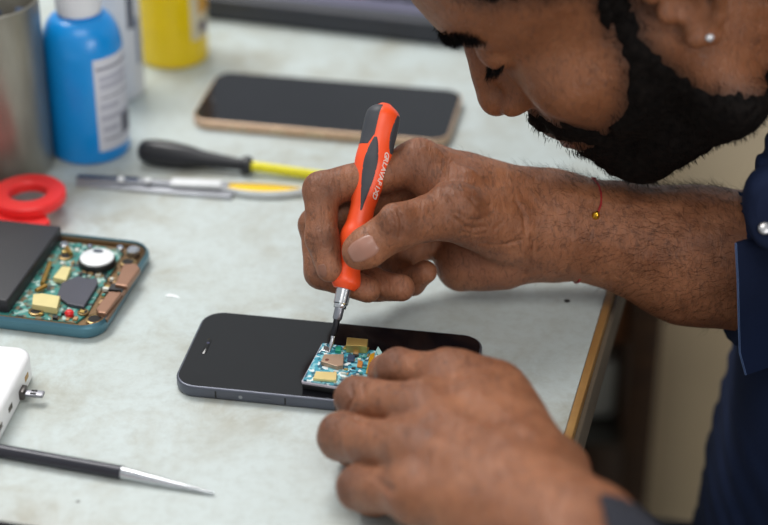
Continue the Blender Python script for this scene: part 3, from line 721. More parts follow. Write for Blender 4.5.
# ---- right hand (picture points + depth towards the camera, in cm)
H = lambda px, py, w_: atw(px, py, w_)
rh = dict(
 fa2=H(800, 268, -3.5), fa1=H(690, 255, -4.0), fa0=H(620, 236, -4.3), wr=H(553, 224, -4.0),
 cmc=H(508, 224, -2.6), tm=H(452, 212, .3), ti=H(398, 227, 1.9), td=H(367, 247, 1.75), tt=H(358, 252, 1.6),
 im=H(418, 163, -1.6), ip=H(322, 191, -.7), idp=H(322, 238, .0), it=H(329, 269, .35),
 mm=H(434, 168, -3.4), mp=H(317, 226, -2.0), mdp=H(321, 273, -1.2), mt=H(368, 290, -.55),
 rm=H(452, 188, -5.0), rp=H(345, 262, -3.3), rdp=H(375, 285, -1.8), rt=H(401, 288, -.9),
 lm=H(466, 212, -6.2), lp=H(392, 268, -4.6), ldp=H(412, 282, -3.1), lt=H(425, 272, -2.4))
camdir = -FW
def finger(P, pts, rad, k=.22, sq=None):
    d = None
    for i in range(len(pts)-1):
        c = cone(P, pts[i], pts[i+1], rad[i], rad[i+1], sq); d = c if d is None else smin(d, c, k)
    return d
def nail_xf(tipp, joint, nrm):
    ax_ = unit(np.array(tipp)-joint); nn = np.array(nrm)-ax_*(np.array(nrm)@ax_); nn = unit(nn); return ax_, nn, np.cross(ax_, nn)
def right_hand(P):
    r = rh
    pal = cone(P, r['wr'], r['im'], 2.3, 1.12)
    pal = smin(pal, cone(P, r['wr'], r['mm'], 2.4, 1.15), .8)
    pal = smin(pal, cone(P, r['wr'], r['rm'], 2.3, 1.12), .8)
    pal = smin(pal, cone(P, H(540, 240, -4.6), r['lm'], 2.1, 1.05), .8)
    pal = smin(pal, cone(P, H(504, 257, -4.4), H(464, 262, -5.0), 1.75, 1.6), .8)      # ulnar heel
    pal = smin(pal, cone(P, r['im'], r['lm'], 1.0, .95), .8)
    pal = smin(pal, cone(P, r['wr'], r['fa0'], 2.55, 2.65), 1.2)
    pal = smin(pal, cone(P, r['fa0'], r['fa1'], 2.7, 3.35), 1.0)
    pal = smin(pal, cone(P, r['fa1'], r['fa2'], 3.35, 4.1), 1.5)
    idx = finger(P, [r['im'], r['ip'], r['idp'], r['it']], [1.08, .93, .82, .68], .25)
    mid = finger(P, [r['mm'], r['mp'], r['mdp'], r['mt']], [1.1, .95, .84, .68], .25)
    rin = finger(P, [r['rm'], r['rp'], r['rdp'], r['rt']], [1.05, .9, .8, .68], .25)
    lit = finger(P, [r['lm'], r['lp'], r['ldp'], r['lt']], [.98, .8, .7, .62], .25)
    fin = smin(smin(idx, mid, .1), smin(rin, lit, .1), .1)
    th = cone(P, H(528, 228, -3.2), r['cmc'], 2.0, 1.95)
    th = smin(th, cone(P, r['cmc'], r['tm'], 2.0, 1.38), .6)
    th = smin(th, cone(P, r['tm'], r['ti'], 1.28, 1.05), .5)
    th = smin(th, cone(P, r['ti'], r['td'], 1.07, 1.0), .35)
    th = smin(th, cone(P, r['td'], r['tt'], 1.0, .88), .3)
    th = smin(th, ell(P, H(396, 219, 2.5), (.75, .75, .7)), .45)
    th = smin(th, ell(P, H(460, 203, .9), (1.1, 1.0, .95)), .6)
    web = cone(P, H(462, 190, -1.2), H(428, 186, -1.3), 1.2, .7)
    d = smin(pal, fin, .45); d = smin(d, web, .7); d = smin(d, th, .32)
    # folds: thumb web, heel crease, knuckle lines
    for pth, dep, rr in RC:
        for i in range(len(pth)-1):
            d = smax(d, -(cone(P, pth[i], pth[i+1], rr, rr)), dep)
    near = np.abs(d) < .6
    if near.any():
        Q = P[near]; e = noise3(Q, 2.2, 3)*.03+noise3(Q, 5.5, 4)*.014
        # tendons, veins
        for pa_, pb_, hgt, rr in RV:
            a_ = f32(pa_); b_ = f32(pb_); ba = b_-a_; t_ = np.clip((Q-a_)@ba/float(ba@ba), 0, 1); dd = np.sqrt(((Q-a_-t_[:, None]*ba)**2).sum(1)); e = e+hgt*np.exp(-(dd/rr)**2)
        d[near] -= e
    return d
def surf_line(pts, w_):  # helper for crease paths given near the visible surface
    return [H(x, y, w_i) for (x, y), w_i in zip(pts, w_)]
RC = []
RV = []
def project_paths(fn, pxs, near=8.0, far=-12.0, sink=0.0):
    """march a picture ray onto the sculpted surface; gives a true 3-D surface point"""
    out = []
    for x, y in pxs:
        w_ = near; p = None
        for _ in range(90):
            p = atw(x, y, w_); d = float(fn(f32(p)[None])[0])
            if d < .01: break
            w_ -= max(d*.9, .02)
            if w_ < far: break
        out.append(p+ray(x, y)/np.linalg.norm(ray(x, y))*sink if w_ >= far else None)
    return [o for o in out if o is not None]
r_cre = [([(530, 250), (528, 262), (524, 276)], .10, .16), ([(532, 236), (530, 250)], .06, .10),
 ([(452, 216), (462, 225), (474, 229), (486, 227)], .07, .11), ([(456, 212), (468, 220), (482, 220), (494, 212)], .05, .09), ([(462, 232), (476, 236), (492, 231), (504, 222)], .05, .09),
 ([(446, 196), (452, 206), (450, 214)], .05, .08), ([(470, 198), (478, 207), (490, 206)], .04, .08),
 ([(480, 244), (500, 246), (522, 240)], .05, .09), ([(516, 200), (524, 214), (526, 232)], .04, .09),
 ([(390, 212), (394, 224), (392, 236)], .03, .07), ([(398, 209), (402, 222), (400, 238)], .03, .07), ([(384, 214), (387, 226)], .03, .06),
 ([(310, 188), (318, 186), (330, 190)], .03, .06), ([(306, 236), (314, 240), (324, 238)], .03, .05), ([(306, 243), (314, 246)], .03, .05),
 ([(380, 287), (388, 284)], .04, .06)]
base_r = right_hand
for pxs, dep, rr in r_cre:
    pp = project_paths(right_hand, pxs, sink=-.02)
    if len(pp) > 1: RC_add = (pp, dep, rr); RC.append(RC_add)
RVp = [([(436, 150), (470, 172)], .10, .28), ([(470, 172), (520, 190)], .07, .3), ([(450, 140), (500, 166)], .06, .25), ([(560, 190), (640, 205)], .06, .3), ([(570, 240), (660, 262)], .05, .35), ([(437, 192), (441, 168)], .1, .25)]
for (a_, b_), hg, rr in RVp:
    pp = project_paths(right_hand, [a_, b_], near=4)
    if len(pp) == 2: RV.append((pp[0], pp[1], hg, rr))
# ---- left hand (picture point + height above the table)
Zp = lambda px, py, z: atz(px, py, z)
lh = dict(
 im=Zp(452, 380, 4.7), ip=Zp(398, 369, 3.4), idp=Zp(386, 372, 2.2), it=Zp(384, 374, 1.75),
 mm=Zp(422, 410, 5.0), mp=Zp(357, 398, 3.0), mdp=Zp(362, 404, 1.5), mt=Zp(392, 404, 1.0),
 rm=Zp(412, 450, 4.9), rp=Zp(343, 437, 2.6), rdp=Zp(352, 446, 1.1), rt=Zp(385, 448, .9),
 lm=Zp(418, 494, 4.3), lp=Zp(360, 488, 2.2), ldp=Zp(372, 498, .95), lt=Zp(400, 500, .8),
 wr=Zp(574, 552, 5.6), fa=Zp(640, 650, 6.5), fa2=Zp(730, 790, 7.5),
 tc=Zp(545, 478, 3.6), tm=Zp(492, 420, 2.6), ti=Zp(436, 392, 1.9), tt=Zp(405, 384, 1.55))
LC = []; LV = []
def left_hand(P):
    r = lh
    pal = cone(P, r['wr'], r['im'], 2.45, 1.2)
    pal = smin(pal, cone(P, r['wr'], r['mm'], 2.5, 1.2), .8)
    pal = smin(pal, cone(P, r['wr'], r['rm'], 2.5, 1.15), .8)
    pal = smin(pal, cone(P, r['wr'], r['lm'], 2.4, 1.1), .8)
    pal = smin(pal, cone(P, r['im'], r['lm'], 1.1, 1.0), .9)
    pal = smin(pal, cone(P, Zp(489, 404, 4.2), Zp(526, 474, 4.8), 2.1, 2.2), 1.)
    pal = smin(pal, cone(P, r['wr'], r['fa'], 2.7, 2.9), 1.2)
    pal = smin(pal, cone(P, r['fa'], r['fa2'], 2.9, 3.6), 1.2)
    idx = finger(P, [r['im'], r['ip'], r['idp'], r['it']], [1.1, 1.0, .85, .7], .3)
    mid = finger(P, [r['mm'], r['mp'], r['mdp'], r['mt']], [1.12, 1.02, .88, .72], .3)
    rin = finger(P, [r['rm'], r['rp'], r['rdp'], r['rt']], [1.1, 1.12, .9, .7], .3)
    lit = finger(P, [r['lm'], r['lp'], r['ldp'], r['lt']], [1.02, 1.03, .84, .66], .3)
    fin = smin(smin(idx, mid, .12), smin(rin, lit, .12), .12)
    th = finger(P, [r['wr'], r['tc'], r['tm'], r['ti'], r['tt']], [2.0, 1.9, 1.35, 1.05, .8], .6)
    d = smin(smin(pal, fin, .9), th, .5)
    for pth, dep, rr in LC:
        for i in range(len(pth)-1): d = smax(d, -(cone(P, pth[i], pth[i+1], rr, rr)), dep)
    near = np.abs(d) < .6
    if near.any():
        Q = P[near]; e = noise3(Q, 1.8, 13)*.035+noise3(Q, 5.0, 14)*.014
        for pa_, pb_, hgt, rr in LV:
            a_ = f32(pa_); b_ = f32(pb_); ba = b_-a_; t_ = np.clip((Q-a_)@ba/float(ba@ba), 0, 1); dd = np.sqrt(((Q-a_-t_[:, None]*ba)**2).sum(1)); e = e+hgt*np.exp(-(dd/rr)**2)
        d[near] -= e
    return d
for pxs, dep, rr in [([(338, 414), (356, 418), (384, 434)], .12, .10), ([(352, 466), (372, 476), (392, 492)], .12, .10), ([(392, 384), (404, 386), (420, 380)], .10, .10),
        ([(350, 384), (352, 398), (348, 410)], .03, .06), ([(362, 384), (364, 398)], .03, .05), ([(334, 424), (336, 438)], .03, .06), ([(345, 425), (347, 440)], .03, .05), ([(350, 478), (352, 490)], .03, .06), ([(398, 414), (404, 422), (402, 432)], .05, .09)]:
    pp = project_paths(left_hand, pxs, near=18, far=-4, sink=-.02)
    if len(pp) > 1: LC.append((pp, dep, rr))
for (a_, b_), hg, rr in [([(440, 410), (520, 450)], .08, .5), ([(436, 448), (520, 480)], .08, .5), ([(462, 385), (530, 432)], .08, .5), ([(470, 440), (540, 500)], .04, .25)]:
    pp = project_paths(left_hand, [a_, b_], near=18, far=-4)
    if len(pp) == 2: LV.append((pp[0], pp[1], hg, rr))
# ---- head (canonical: X his left = towards camera, Y out of the face, Z up the head)
HA = math.radians(43); HN = np.array([-math.cos(HA), 0, -math.sin(HA)]); HU = np.array([-math.sin(HA), 0, math.cos(HA)]); HL = np.array([0, -1., 0])
HO = aty(690, 10, -3); HM = np.stack([HL, HN, HU])           # rows
to_head = lambda P: (P-f32(HO))@f32(HM.T)
to_world = lambda c: HO+np.asarray(c, float)@HM
def head(P):
    q = to_head(P); a = q.copy(); a[:, 0] = np.abs(a[:, 0])
    A = lambda fn, *r_, **k_: fn(a, *r_, **k_)
    d = ell(q, (0, .6, 9.6), (7.5, 8.7, 8.2))
    d = smin(d, ell(q, (0, 4.0, 8.4), (5.8, 5.2, 4.6)), 1.5)
    d = smin(d, ell(q, (0, 2.6, 2.4), (6.2, 6.2, 6.3)), 1.5)
    d = smin(d, A(cone, (5.2, .5, -2.6), (1.2, 6.3, -3.9), 1.5, 1.55), 1.4)
    d = smin(d, A(cone, (5.4, .2, 2.0), (5.2, .5, -2.6), 1.6, 1.5), 1.2)
    d = smin(d, ell(q, (0, 6.2, -.6), (3.1, 3.1, 3.0)), 1.0)
    d = smin(d, A(cone, (0, 8.75, 7.7), (4.1, 6.6, 7.9), .8, .85), .9)
    d = smin(d, A(ell, (4.1, 5.8, 3.0), (2.0, 1.9, 1.7)), 1.4)
    d = smax(d, -A(ell, (2.9, 9.6, 6.1), (1.7, 1.75, 1.0)), .8)
    d = smin(d, A(ell, (3.0, 7.35, 6.1), (1.25, 1.2, 1.15)), .25)
    d = smin(d, A(cone, (1.7, 8.0, 5.7), (4.2, 6.9, 5.95), .16, .14), .22)
    n_ = cone(q, (0, 8.45, 7.0), (0, 10.1, 3.3), .55, .85)
    n_ = smin(n_, ell(q, (0, 10.2, 2.8), (.95, .9, .8)), .4); n_ = smin(n_, A(ell, (1.05, 9.35, 2.45), (.62, .85, .62)), .35)
    n_ = smin(n_, A(cone, (.2, 8.8, 5.6), (1.2, 8.6, 2.6), .5, .7), .6)
    n_ = smax(n_, -A(ell, (.5, 9.75, 1.95), (.28, .48, .3)), .12)
    d = smin(d, n_, .4)
    d = smin(d, cone(q, (0, 8.9, 1.6), (0, 9.2, .2), .5, .55), .6)
    d = smin(d, A(cone, (0, 9.2, -.35), (2.1, 8.3, -.8), .5, .25), .25)
    d = smin(d, A(cone, (0, 9.0, -1.35), (1.9, 8.2, -1.0), .55, .25), .2)
    d = smax(d, -A(cone, (0, 9.75, -.85), (2.3, 8.5, -.95), .12, .1), .15)
    d = smin(d, ell(q, (0, 6.9, -3.35), (1.9, 1.6, 1.5)), .9)
    # ear
    a = a-f32([0, -.7, .4])
    e = A(ell, (7.0, -.9, 3.4), (.7, 1.35, 2.4)); e = smin(e, A(cone, (7.5, .1, 1.6), (7.35, -.5, 1.25), .5, .55), .4)
    rim_ = None
    E = [(7.6, .3, 4.6), (7.9, .2, 5.7), (8.2, -1.0, 6.3), (8.4, -2.2, 5.6), (8.4, -2.6, 4.2), (8.1, -2.2, 2.8), (7.8, -1.4, 1.9), (7.55, -.6, 1.4)]
    for i in range(len(E)-1):
        c = A(cone, E[i], E[i+1], .34, .34); rim_ = c if rim_ is None else smin(rim_, c, .2)
    e = smin(e, rim_, .4); e = smax(e, -A(ell, (7.75, -.5, 3.5), (.55, .75, 1.1)), .3)
    e = smax(e, -A(cone, (8.15, -1.3, 3.6), (8.1, -1.0, 5.2), .3, .25), .3)
    e = smin(e, A(ell, (7.1, .45, 3.3), (.5, .42, .55)), .3)
    d = smin(d, e, .35)
    nb_ = f32((HM@(np.array(NECK1)-HO)))
    d = smin(d, cone(q, (0, -1.8, 2.4), nb_, 5.3, 6.2), 2.0)
    d = smin(d, cone(q, (0, 1.6, -1.6), nb_+f32([0, 1.0, 0]), 3.0, 5.0), 2.0)
    near = np.abs(d) < .6
    if near.any():
        Q = P[near]; d[near] -= noise3(Q, 1.4, 23)*.03+noise3(Q, 4.0, 24)*.01
    return d
NECK1 = (31.0, -1.0, 19.0)
def torso(P):
    d = cone(P, (33, -1, 12), (38, -1, -32), 7.5, 12)
    d = smin(d, cone(P, (34, -15, 8), (34, 13, 8), 6, 6), 4)
    d = smin(d, cone(P, (34, 13, 8), rh['fa2']+np.array([4, 2, 0]), 5.2, 4.0), 2)
    d = smin(d, cone(P, (34, -15, 8), (29, -30, 3), 5.2, 4.2), 2)
    d = smin(d, cone(P, (29, -30, 3), lh['fa2'], 4.2, 3.6), 2)
    return d
def left_full(P): return left_hand(P)
parts_ = []
parts_.append(sdf_mesh(right_hand, (-8, -15, .0), (24, 4, 13), .1))
parts_.append(sdf_mesh(left_hand, (-8, -46, -.3), (24, -9, 14), .1))
parts_.append(sdf_mesh(head, (0, -13, -2), (33, 8, 31), .16))
parts_.append(sdf_mesh(torso, (8, -42, -46), (54, 24, 24), .8, 3))
V_ = np.concatenate([p[0] for p in parts_]); o_ = 0; F_ = []
for p in parts_: F_.append(p[1]+o_); o_ += len(p[0])
F_ = np.concatenate(F_); RNG = np.cumsum([0]+[len(p[0]) for p in parts_])
# pigment attributes
Vf = f32(V_); nail = np.zeros(len(V_)); knk = np.zeros(len(V_)); palmar = np.zeros(len(V_)); grime = np.zeros(len(V_)); beard_a = np.zeros(len(V_)); lip = np.zeros(len(V_))
vn = np.zeros_like(V_); e1 = V_[F_[:, 1]]-V_[F_[:, 0]]; e2 = V_[F_[:, 2]]-V_[F_[:, 0]]; fn_ = np.cross(e1, e2)
for k in range(4): np.add.at(vn, F_[:, k], fn_)
vn /= np.maximum(np.linalg.norm(vn, axis=1, keepdims=True), 1e-9)
s0 = slice(RNG[0], RNG[1]); s1 = slice(RNG[1], RNG[2]); s2 = slice(RNG[2], RNG[3])
for key, r_ in (('ip', .9), ('idp', .7), ('mp', .9), ('mdp', .7), ('im', 1.1), ('ti', .9), ('tm', 1.2), ('rp', .9), ('lp', .8)):
    knk[s0] = np.maximum(knk[s0], .8*bumpf(Vf[s0], rh[key]+camdir*.6, r_*1.25))
for key, r_ in (('ip', 1.), ('mp', 1.), ('rp', 1.), ('lp', 1.), ('mm', 1.1), ('im', 1.1), ('rm', 1.1)):
    knk[s1] = np.maximum(knk[s1], (.9 if key[1] == 'p' else .45)*bumpf(Vf[s1], lh[key]+np.array([-.5, -.3, .6]), r_*1.3))
tips = [(rh['tt'], 1.0), (rh['it'], .9), (rh['mt'], .9), (rh['rt'], .9), (rh['lt'], .8)]
for c, r_ in tips: palmar[s0] = np.maximum(palmar[s0], .8*bumpf(Vf[s0], c, r_*1.1))
palmar[s0] = np.maximum(palmar[s0], .9*np.exp(-((Vf[s0]-f32(H(490, 262, -3)))**2/f32([9, 9, 3])).sum(1)))
# ---- thumb nail lies on the visible face of the thumb tip
NAILS = []
def nail_patch(name, c_px, ax_px, half_l, half_w, fnr, near, m_, par, lift=.035):
    """curved plate following the fingertip: centre and long-axis picture points give true surface points"""
    c = project_paths(fnr, [c_px], near=near)[0]; a2 = project_paths(fnr, [ax_px], near=near)[0]
    eps = .05
    g = np.array([fnr(f32(c+np.eye(3)[i]*eps)[None])[0]-fnr(f32(c-np.eye(3)[i]*eps)[None])[0] for i in range(3)]); g = unit(g)
    ax_ = a2-c; ax_ = unit(ax_-g*(ax_@g)); sd_ = np.cross(g, ax_)
    nu, nv = 22, 16; vs = []; fs = []
    for i in range(nu+1):
        u_ = 2*i/nu-1
        for j in range(nv+1):
            v_ = 2*j/nv-1
            k = 1-.0*u_; 
            # superellipse outline
            uu = u_*half_l; ww = half_w*(1-abs(u_)**3.5*.45)*(1-.08*u_); vv_ = v_*ww
            p = c+ax_*uu+sd_*vv_
            for _ in range(6):
                dd = float(fnr(f32(p)[None])[0]); p = p-g*dd*.9
            edge = max(abs(u_), abs(v_)); p = p+g*(lift if edge < .97 else -.04)
            vs.append(p)
    for i in range(nu):
        for j in range(nv): b_ = i*(nv+1)+j; fs.append((b_, b_+1, b_+nv+2, b_+nv+1))
    vs = np.array(vs); q = np.array(fs)
    e_ = np.cross(vs[q[0][1]]-vs[q[0][0]], vs[q[0][2]]-vs[q[0][0]])
    if e_@g < 0: q = q[:, ::-1]
    return mesh_from(name, vs, q, m_, par, loc=PLOC)
PLOC = np.array([34, -2, -45.0])
man = thing('person', 'bearded man in a navy shirt leaning over the table holding a screwdriver', 'person', PLOC)
# ---- skin material
t = NT('brown_skin')
n1 = t.noise(45, 6, .6); n2 = t.noise(220, 6, .65)
base = t.ramp(n1, [(.3, lin((130, 79, 51))), (.7, lin((166, 109, 76)))])
base = t.mix(t.math('MULTIPLY', t.ramp(n2, [(.38, (1, 1, 1)), (.6, (0, 0, 0))]), .3), base, lin((104, 66, 46)))
base = t.mix(t.math('MULTIPLY', t.attr('knuckle'), .7), base, lin((84, 54, 42)))
base = t.mix(t.math('MULTIPLY', t.attr('palmar'), .45), base, lin((176, 122, 98)))
base = t.mix(t.math('MULTIPLY', t.math('MULTIPLY', t.attr('face'), 1.0), .55), base, lin((104, 60, 30)))
base = t.mix(t.math('MULTIPLY', t.attr('beardskin'), .85), base, lin((34, 24, 20)))
base = t.mix(t.attr('lip'), base, lin((110, 62, 54)))
cr_ = t.noise(150, 4, .6, 1.4, mapping=(2.4, .7, 1.2))
base = t.mix(t.math('MULTIPLY', t.ramp(cr_, [(.36, (1, 1, 1)), (.47, (0, 0, 0))]), .42), base, lin((70, 42, 30)))
t.l(base, t.b.inputs['Base Color'])
rr_ = t.n('MapRange'); rr_.inputs[3].default_value = .38; rr_.inputs[4].default_value = .6; t.l(n2, rr_.inputs[0]); t.l(rr_.outputs[0], t.b.inputs['Roughness'])
t.b.inputs['Subsurface Weight'].default_value = .12; t.b.inputs['Subsurface Radius'].default_value = (.008, .003, .0015); t.b.inputs['Subsurface Scale'].default_value = .6
t.b.inputs['Specular IOR Level'].default_value = .42
vor = t.n('TexVoronoi', Scale=620.0); vor.feature = 'DISTANCE_TO_EDGE'; 
mp_ = t.n('Mapping'); mp_.inputs['Scale'].default_value = (1, 1.5, 1); t.l(t.tc.outputs['Object'], mp_.inputs[0]); t.l(mp_.outputs[0], vor.inputs['Vector'])
b1 = t.n('Bump'); b1.inputs['Strength'].default_value = .35; b1.inputs['Distance'].default_value = .0004; t.l(vor.outputs['Distance'], b1.inputs['Height'])
wr_ = t.noise(130, 5, .65, 1.2, mapping=(2.2, .7, 1.2))
t.bump(wr_, .75, .0014, b1.outputs[0])
SKIN = t.m
# ---- head pigments and beard region
hq = to_head(Vf[s2]); hw = V_[s2]
dpx = hw-CAM; dep_ = dpx@FW; PXx = 384+FPX*(dpx@RT)/dep_
def near_px(poly):
    out = []
    for x, y, yy in poly: v = aty(x, y, yy)-HO; out.append((float(v@HN), float(v@HU)))
    return out
def poly_sd(Y, Z, poly):
    poly = np.array(poly); n = len(poly); d = np.full(len(Y), 1e9); ins = np.zeros(len(Y), bool)
    for i in range(n):
        a_ = poly[i]; b_ = poly[(i+1) % n]; e = b_-a_; wx = Y-a_[0]; wy = Z-a_[1]; t_ = np.clip((wx*e[0]+wy*e[1])/(e@e), 0, 1)
        d = np.minimum(d, np.hypot(wx-t_*e[0], wy-t_*e[1]))
        c = ((a_[1] <= Z) & (b_[1] > Z)) | ((b_[1] <= Z) & (a_[1] > Z)); c &= Y < (b_[0]-a_[0])*(Z-a_[1])/np.where(abs(b_[1]-a_[1]) < 1e-9, 1e-9, b_[1]-a_[1])+a_[0]; ins ^= c
    return np.where(ins, -d, d)
B_POLY = near_px([(588, -25, -9.6), (597, 2, -9.6), (614, 37, -9.5), (626, 68, -9.2), (622, 105, -8.4), (604, 132, -7), (588, 143, -5.5)])+[(10.5, -2.2), (10.5, -9), (-1.0, -9)]+near_px([(800, 84, -8), (742, 82, -8.5), (700, 84, -9.2), (664, 58, -9.6), (646, 40, -9.8), (634, 0, -9.8), (630, -25, -9.8)])
Y_, Z_, X_ = hq[:, 1], hq[:, 2], np.abs(hq[:, 0])
sdb = poly_sd(Y_, Z_, B_POLY)
sdb = np.where((X_ < 3.0) & (Y_ > 6), np.minimum(sdb, np.maximum(Z_+1.75, -1)), sdb)
# moustache band over the upper lip and down beside the mouth
must = np.minimum(np.where((Y_ > 7.0), np.hypot((Z_-(.55-.16*X_**1.4))*1.0, 0)-.75-.0*X_, 9), 9); must = np.maximum(must, X_-3.6)
side_m = np.where(Y_ > 5.5, np.hypot((X_-3.2)*1.0, np.maximum(np.abs(Z_+1.3)-1.6, 0))-.7, 9)
sdb = np.minimum(sdb, np.minimum(must, side_m))
lipm = np.clip(1-np.hypot((Z_+.95)/.6, X_/2.2), 0, 1)*(Y_ > 7.5); lipm = np.clip(lipm*3, 0, 1)
cover = np.clip(.5-(sdb+.16*noise3(f32(hw), 7.0, 31))/1.0, 0, 1)*(1-lipm)
# scalp hair
hair_sd = poly_sd(Y_, Z_, near_px([(478, -22, -6.5), (520, -16, -8.2), (560, -14, -9.2), (594, -18, -9.6)])+[(2.6, 4.2), (1.4, 5.0), (.6, 7.2), (-2.6, 6.4), (-3.6, 1.5), (-5.5, -1.5), (-12, -1), (-12, 20), (6, 20), (8.2, 13.5)])
hcov = np.clip(.5-(hair_sd+.15*noise3(f32(hw), 5.0, 32))/.7, 0, 1)
earmask = (X_ > 7.0) & (Y_ > -4.1) & (Y_ < .4) & (Z_ > .9) & (Z_ < 7.6)
cover[earmask] = 0; hcov[earmask] = 0
soft = np.clip(.75-np.minimum(sdb, hair_sd)/1.3, 0, 1)**1.3*(1-lipm); soft[earmask] = 0
beard_a[s2] = np.clip(soft, 0, 1); lip[s2] = lipm*.8
face = np.zeros(len(V_)); face[s2] = 1
body = mesh_from('body', V_, F_, SKIN, man, dict(knuckle=knk, palmar=palmar, beardskin=beard_a, lip=lip, face=face), loc=PLOC)
NAILM = simple('fingernail', (158, 114, 98), .4, vary=.05, coat=.1)
nail_patch('thumbnail', (361, 250), (346, 258), .78, .57, right_hand, 6, NAILM, man)
nail_patch('fingernail', (322, 271), (326, 280), .34, .24, right_hand, 6, simple('dusky_nail', (130, 88, 70), .5), man)
# ---- hair shells and strands
hairm = NT('black_hair'); hairm.l(hairm.ramp(hairm.noise(300, 3), [(.3, lin((7, 5, 5))), (.7, lin((20, 15, 13)))]), hairm.b.inputs['Base Color']); hairm.b.inputs['Roughness'].default_value = .75; hairm.b.inputs['Specular IOR Level'].default_value = .1
HAIR = hairm.m
hF = parts_[2][1]; hV = parts_[2][0]; hN = vn[s2]
def shell(name, cov, thick, m_, label=None):
    keep = (cov[hF] > .62).any(1); f = hF[keep]; idx = np.unique(f); mp = np.full(len(hV), -1); mp[idx] = np.arange(len(idx))
    c = cov[idx]; nz_ = noise3(f32(hV[idx]), 9.0, 41)
    v = hV[idx]+hN[idx]*((-.05+thick*np.clip((c-.55)/.45, 0, 1)+.05*nz_*c)[:, None])
    return mesh_from(name, v, mp[f], m_, man, loc=PLOC)
shell('beard', cover, .24, HAIR); shell('hair', hcov, .35, HAIR)
def strands(name, pos, nrm, direc, length, rad, m_, curl=.25, par=None):
    n = len(pos); L = length*rng.uniform(.6, 1.25, n); D = nrm*.6+direc; D = D+rng.normal(0, curl, (n, 3)); D /= np.linalg.norm(D, axis=1, keepdims=True)
    D2 = D+direc*.6+rng.normal(0, curl, (n, 3)); D2 /= np.linalg.norm(D2, axis=1, keepdims=True)
    A_ = np.cross(D, rng.normal(size=(n, 3))); A_ /= np.linalg.norm(A_, axis=1, keepdims=True); B_ = np.cross(D, A_)
    p0 = pos; p1 = p0+D*(L*.5)[:, None]; p2 = p1+D2*(L*.5)[:, None]; vs = []
    for p, r_ in ((p0, rad), (p1, rad*.8)):
        for k in range(3): t_ = 2*PI*k/3; vs.append(p+(A_*math.cos(t_)+B_*math.sin(t_))*r_)
    vs.append(p2); vs = np.stack(vs, 1).reshape(-1, 3); b_ = np.arange(n)*7; fs = []
    for k in range(3): j = (k+1) % 3; fs += [np.stack([b_+k, b_+j, b_+3+j], 1), np.stack([b_+k, b_+3+j, b_+3+k], 1), np.stack([b_+3+k, b_+3+j, b_+6], 1)]
    o = mesh_from(name, vs, np.concatenate(fs), m_, par or man, loc=PLOC); o['kind'] = 'stuff'; return o
def pick(cov, n, V, lo=.1):
    p = np.where(cov > lo, cov, 0).astype(float); p /= p.sum(); return rng.choice(len(cov), n, p=p)
i_ = pick(np.clip(np.maximum(cover, soft*.45), 0, .6), 14000, hV, .08); strands('beard_hair', hV[i_]+hN[i_]*.1, hN[i_], np.tile(-HU*.6+HN*.15, (len(i_), 1)), .42, .016, HAIR)
i_ = pick(np.clip(hcov, 0, .6), 4000, hV); strands('scalp_hair', hV[i_]+hN[i_]*.2, hN[i_], np.tile(-HN*.5, (len(i_), 1)), .9, .018, HAIR)
# eyebrows and lashes
def along(pts, n, jitter):
    pts = np.array(pts, float); seg = rng.uniform(0, len(pts)-1-1e-6, n); k = seg.astype(int); fr = seg-k
    return pts[k]*(1-fr)[:, None]+pts[k+1]*fr[:, None]+rng.normal(0, 1, (n, 3))*jitter
for s_ in (1, -1):
    c = along([(s_*.8, 9.6, 7.5), (s_*2.2, 9.2, 7.9), (s_*3.8, 8.0, 8.15), (s_*4.9, 6.9, 7.8)], 900, np.array([.12, .05, .22]))
    wpt = np.array([to_world(q) for q in c])
    for _ in range(5):
        dd = head(f32(wpt)); wpt = wpt-(HN+HL*s_*.35)[None]/1.06*dd[:, None]*.8
    strands('eyebrow', wpt, np.tile(HN, (900, 1)), np.tile(HL*s_*.9-HU*.1-HN*.25, (900, 1)), .5, .02, HAIR)
    c = along([(s_*1.8, 8.35, 5.45), (s_*3.0, 8.6, 5.4), (s_*4.2, 7.5, 5.65)], 160, np.array([.04, .04, .03]))
    strands('eyelashes', np.array([to_world(q) for q in c]), np.tile(HN, (160, 1)), np.tile(HN*.8-HU*.7, (160, 1)), .75, .018, HAIR, .15)
# forearm hair
arm = slice(RNG[0], RNG[1]); av = V_[arm]; an_ = vn[arm]
wgt = np.clip((av[:, 0]-6.5)/4, 0, 1)*np.clip(an_[:, 2]+.75, .05, 1)*(av[:, 0] < 18); wgt += .12*np.clip((av[:, 0]-2.5)/3, 0, 1)*(an_[:, 2] > .2)
i_ = pick(wgt, 2600, av, .02)
strands('arm_hair', av[i_], an_[i_], np.tile(np.array([-.75, .35, -.25]), (len(i_), 1)), .75, .0055, HAIR, .35)
# ---- earring
ec = to_world((8.0, -1.15, 1.8)); 
MB().lathe([(0, -.1), (.16, -.1), (.2, 0), (.16, .1), (.08, .16), (0, .16)], xf=frame_xf(ec-PLOC, HN, HL), seg=20).build('earring', simple('ear_stud', (232, 232, 236), .12, .6, coat=.5), man)
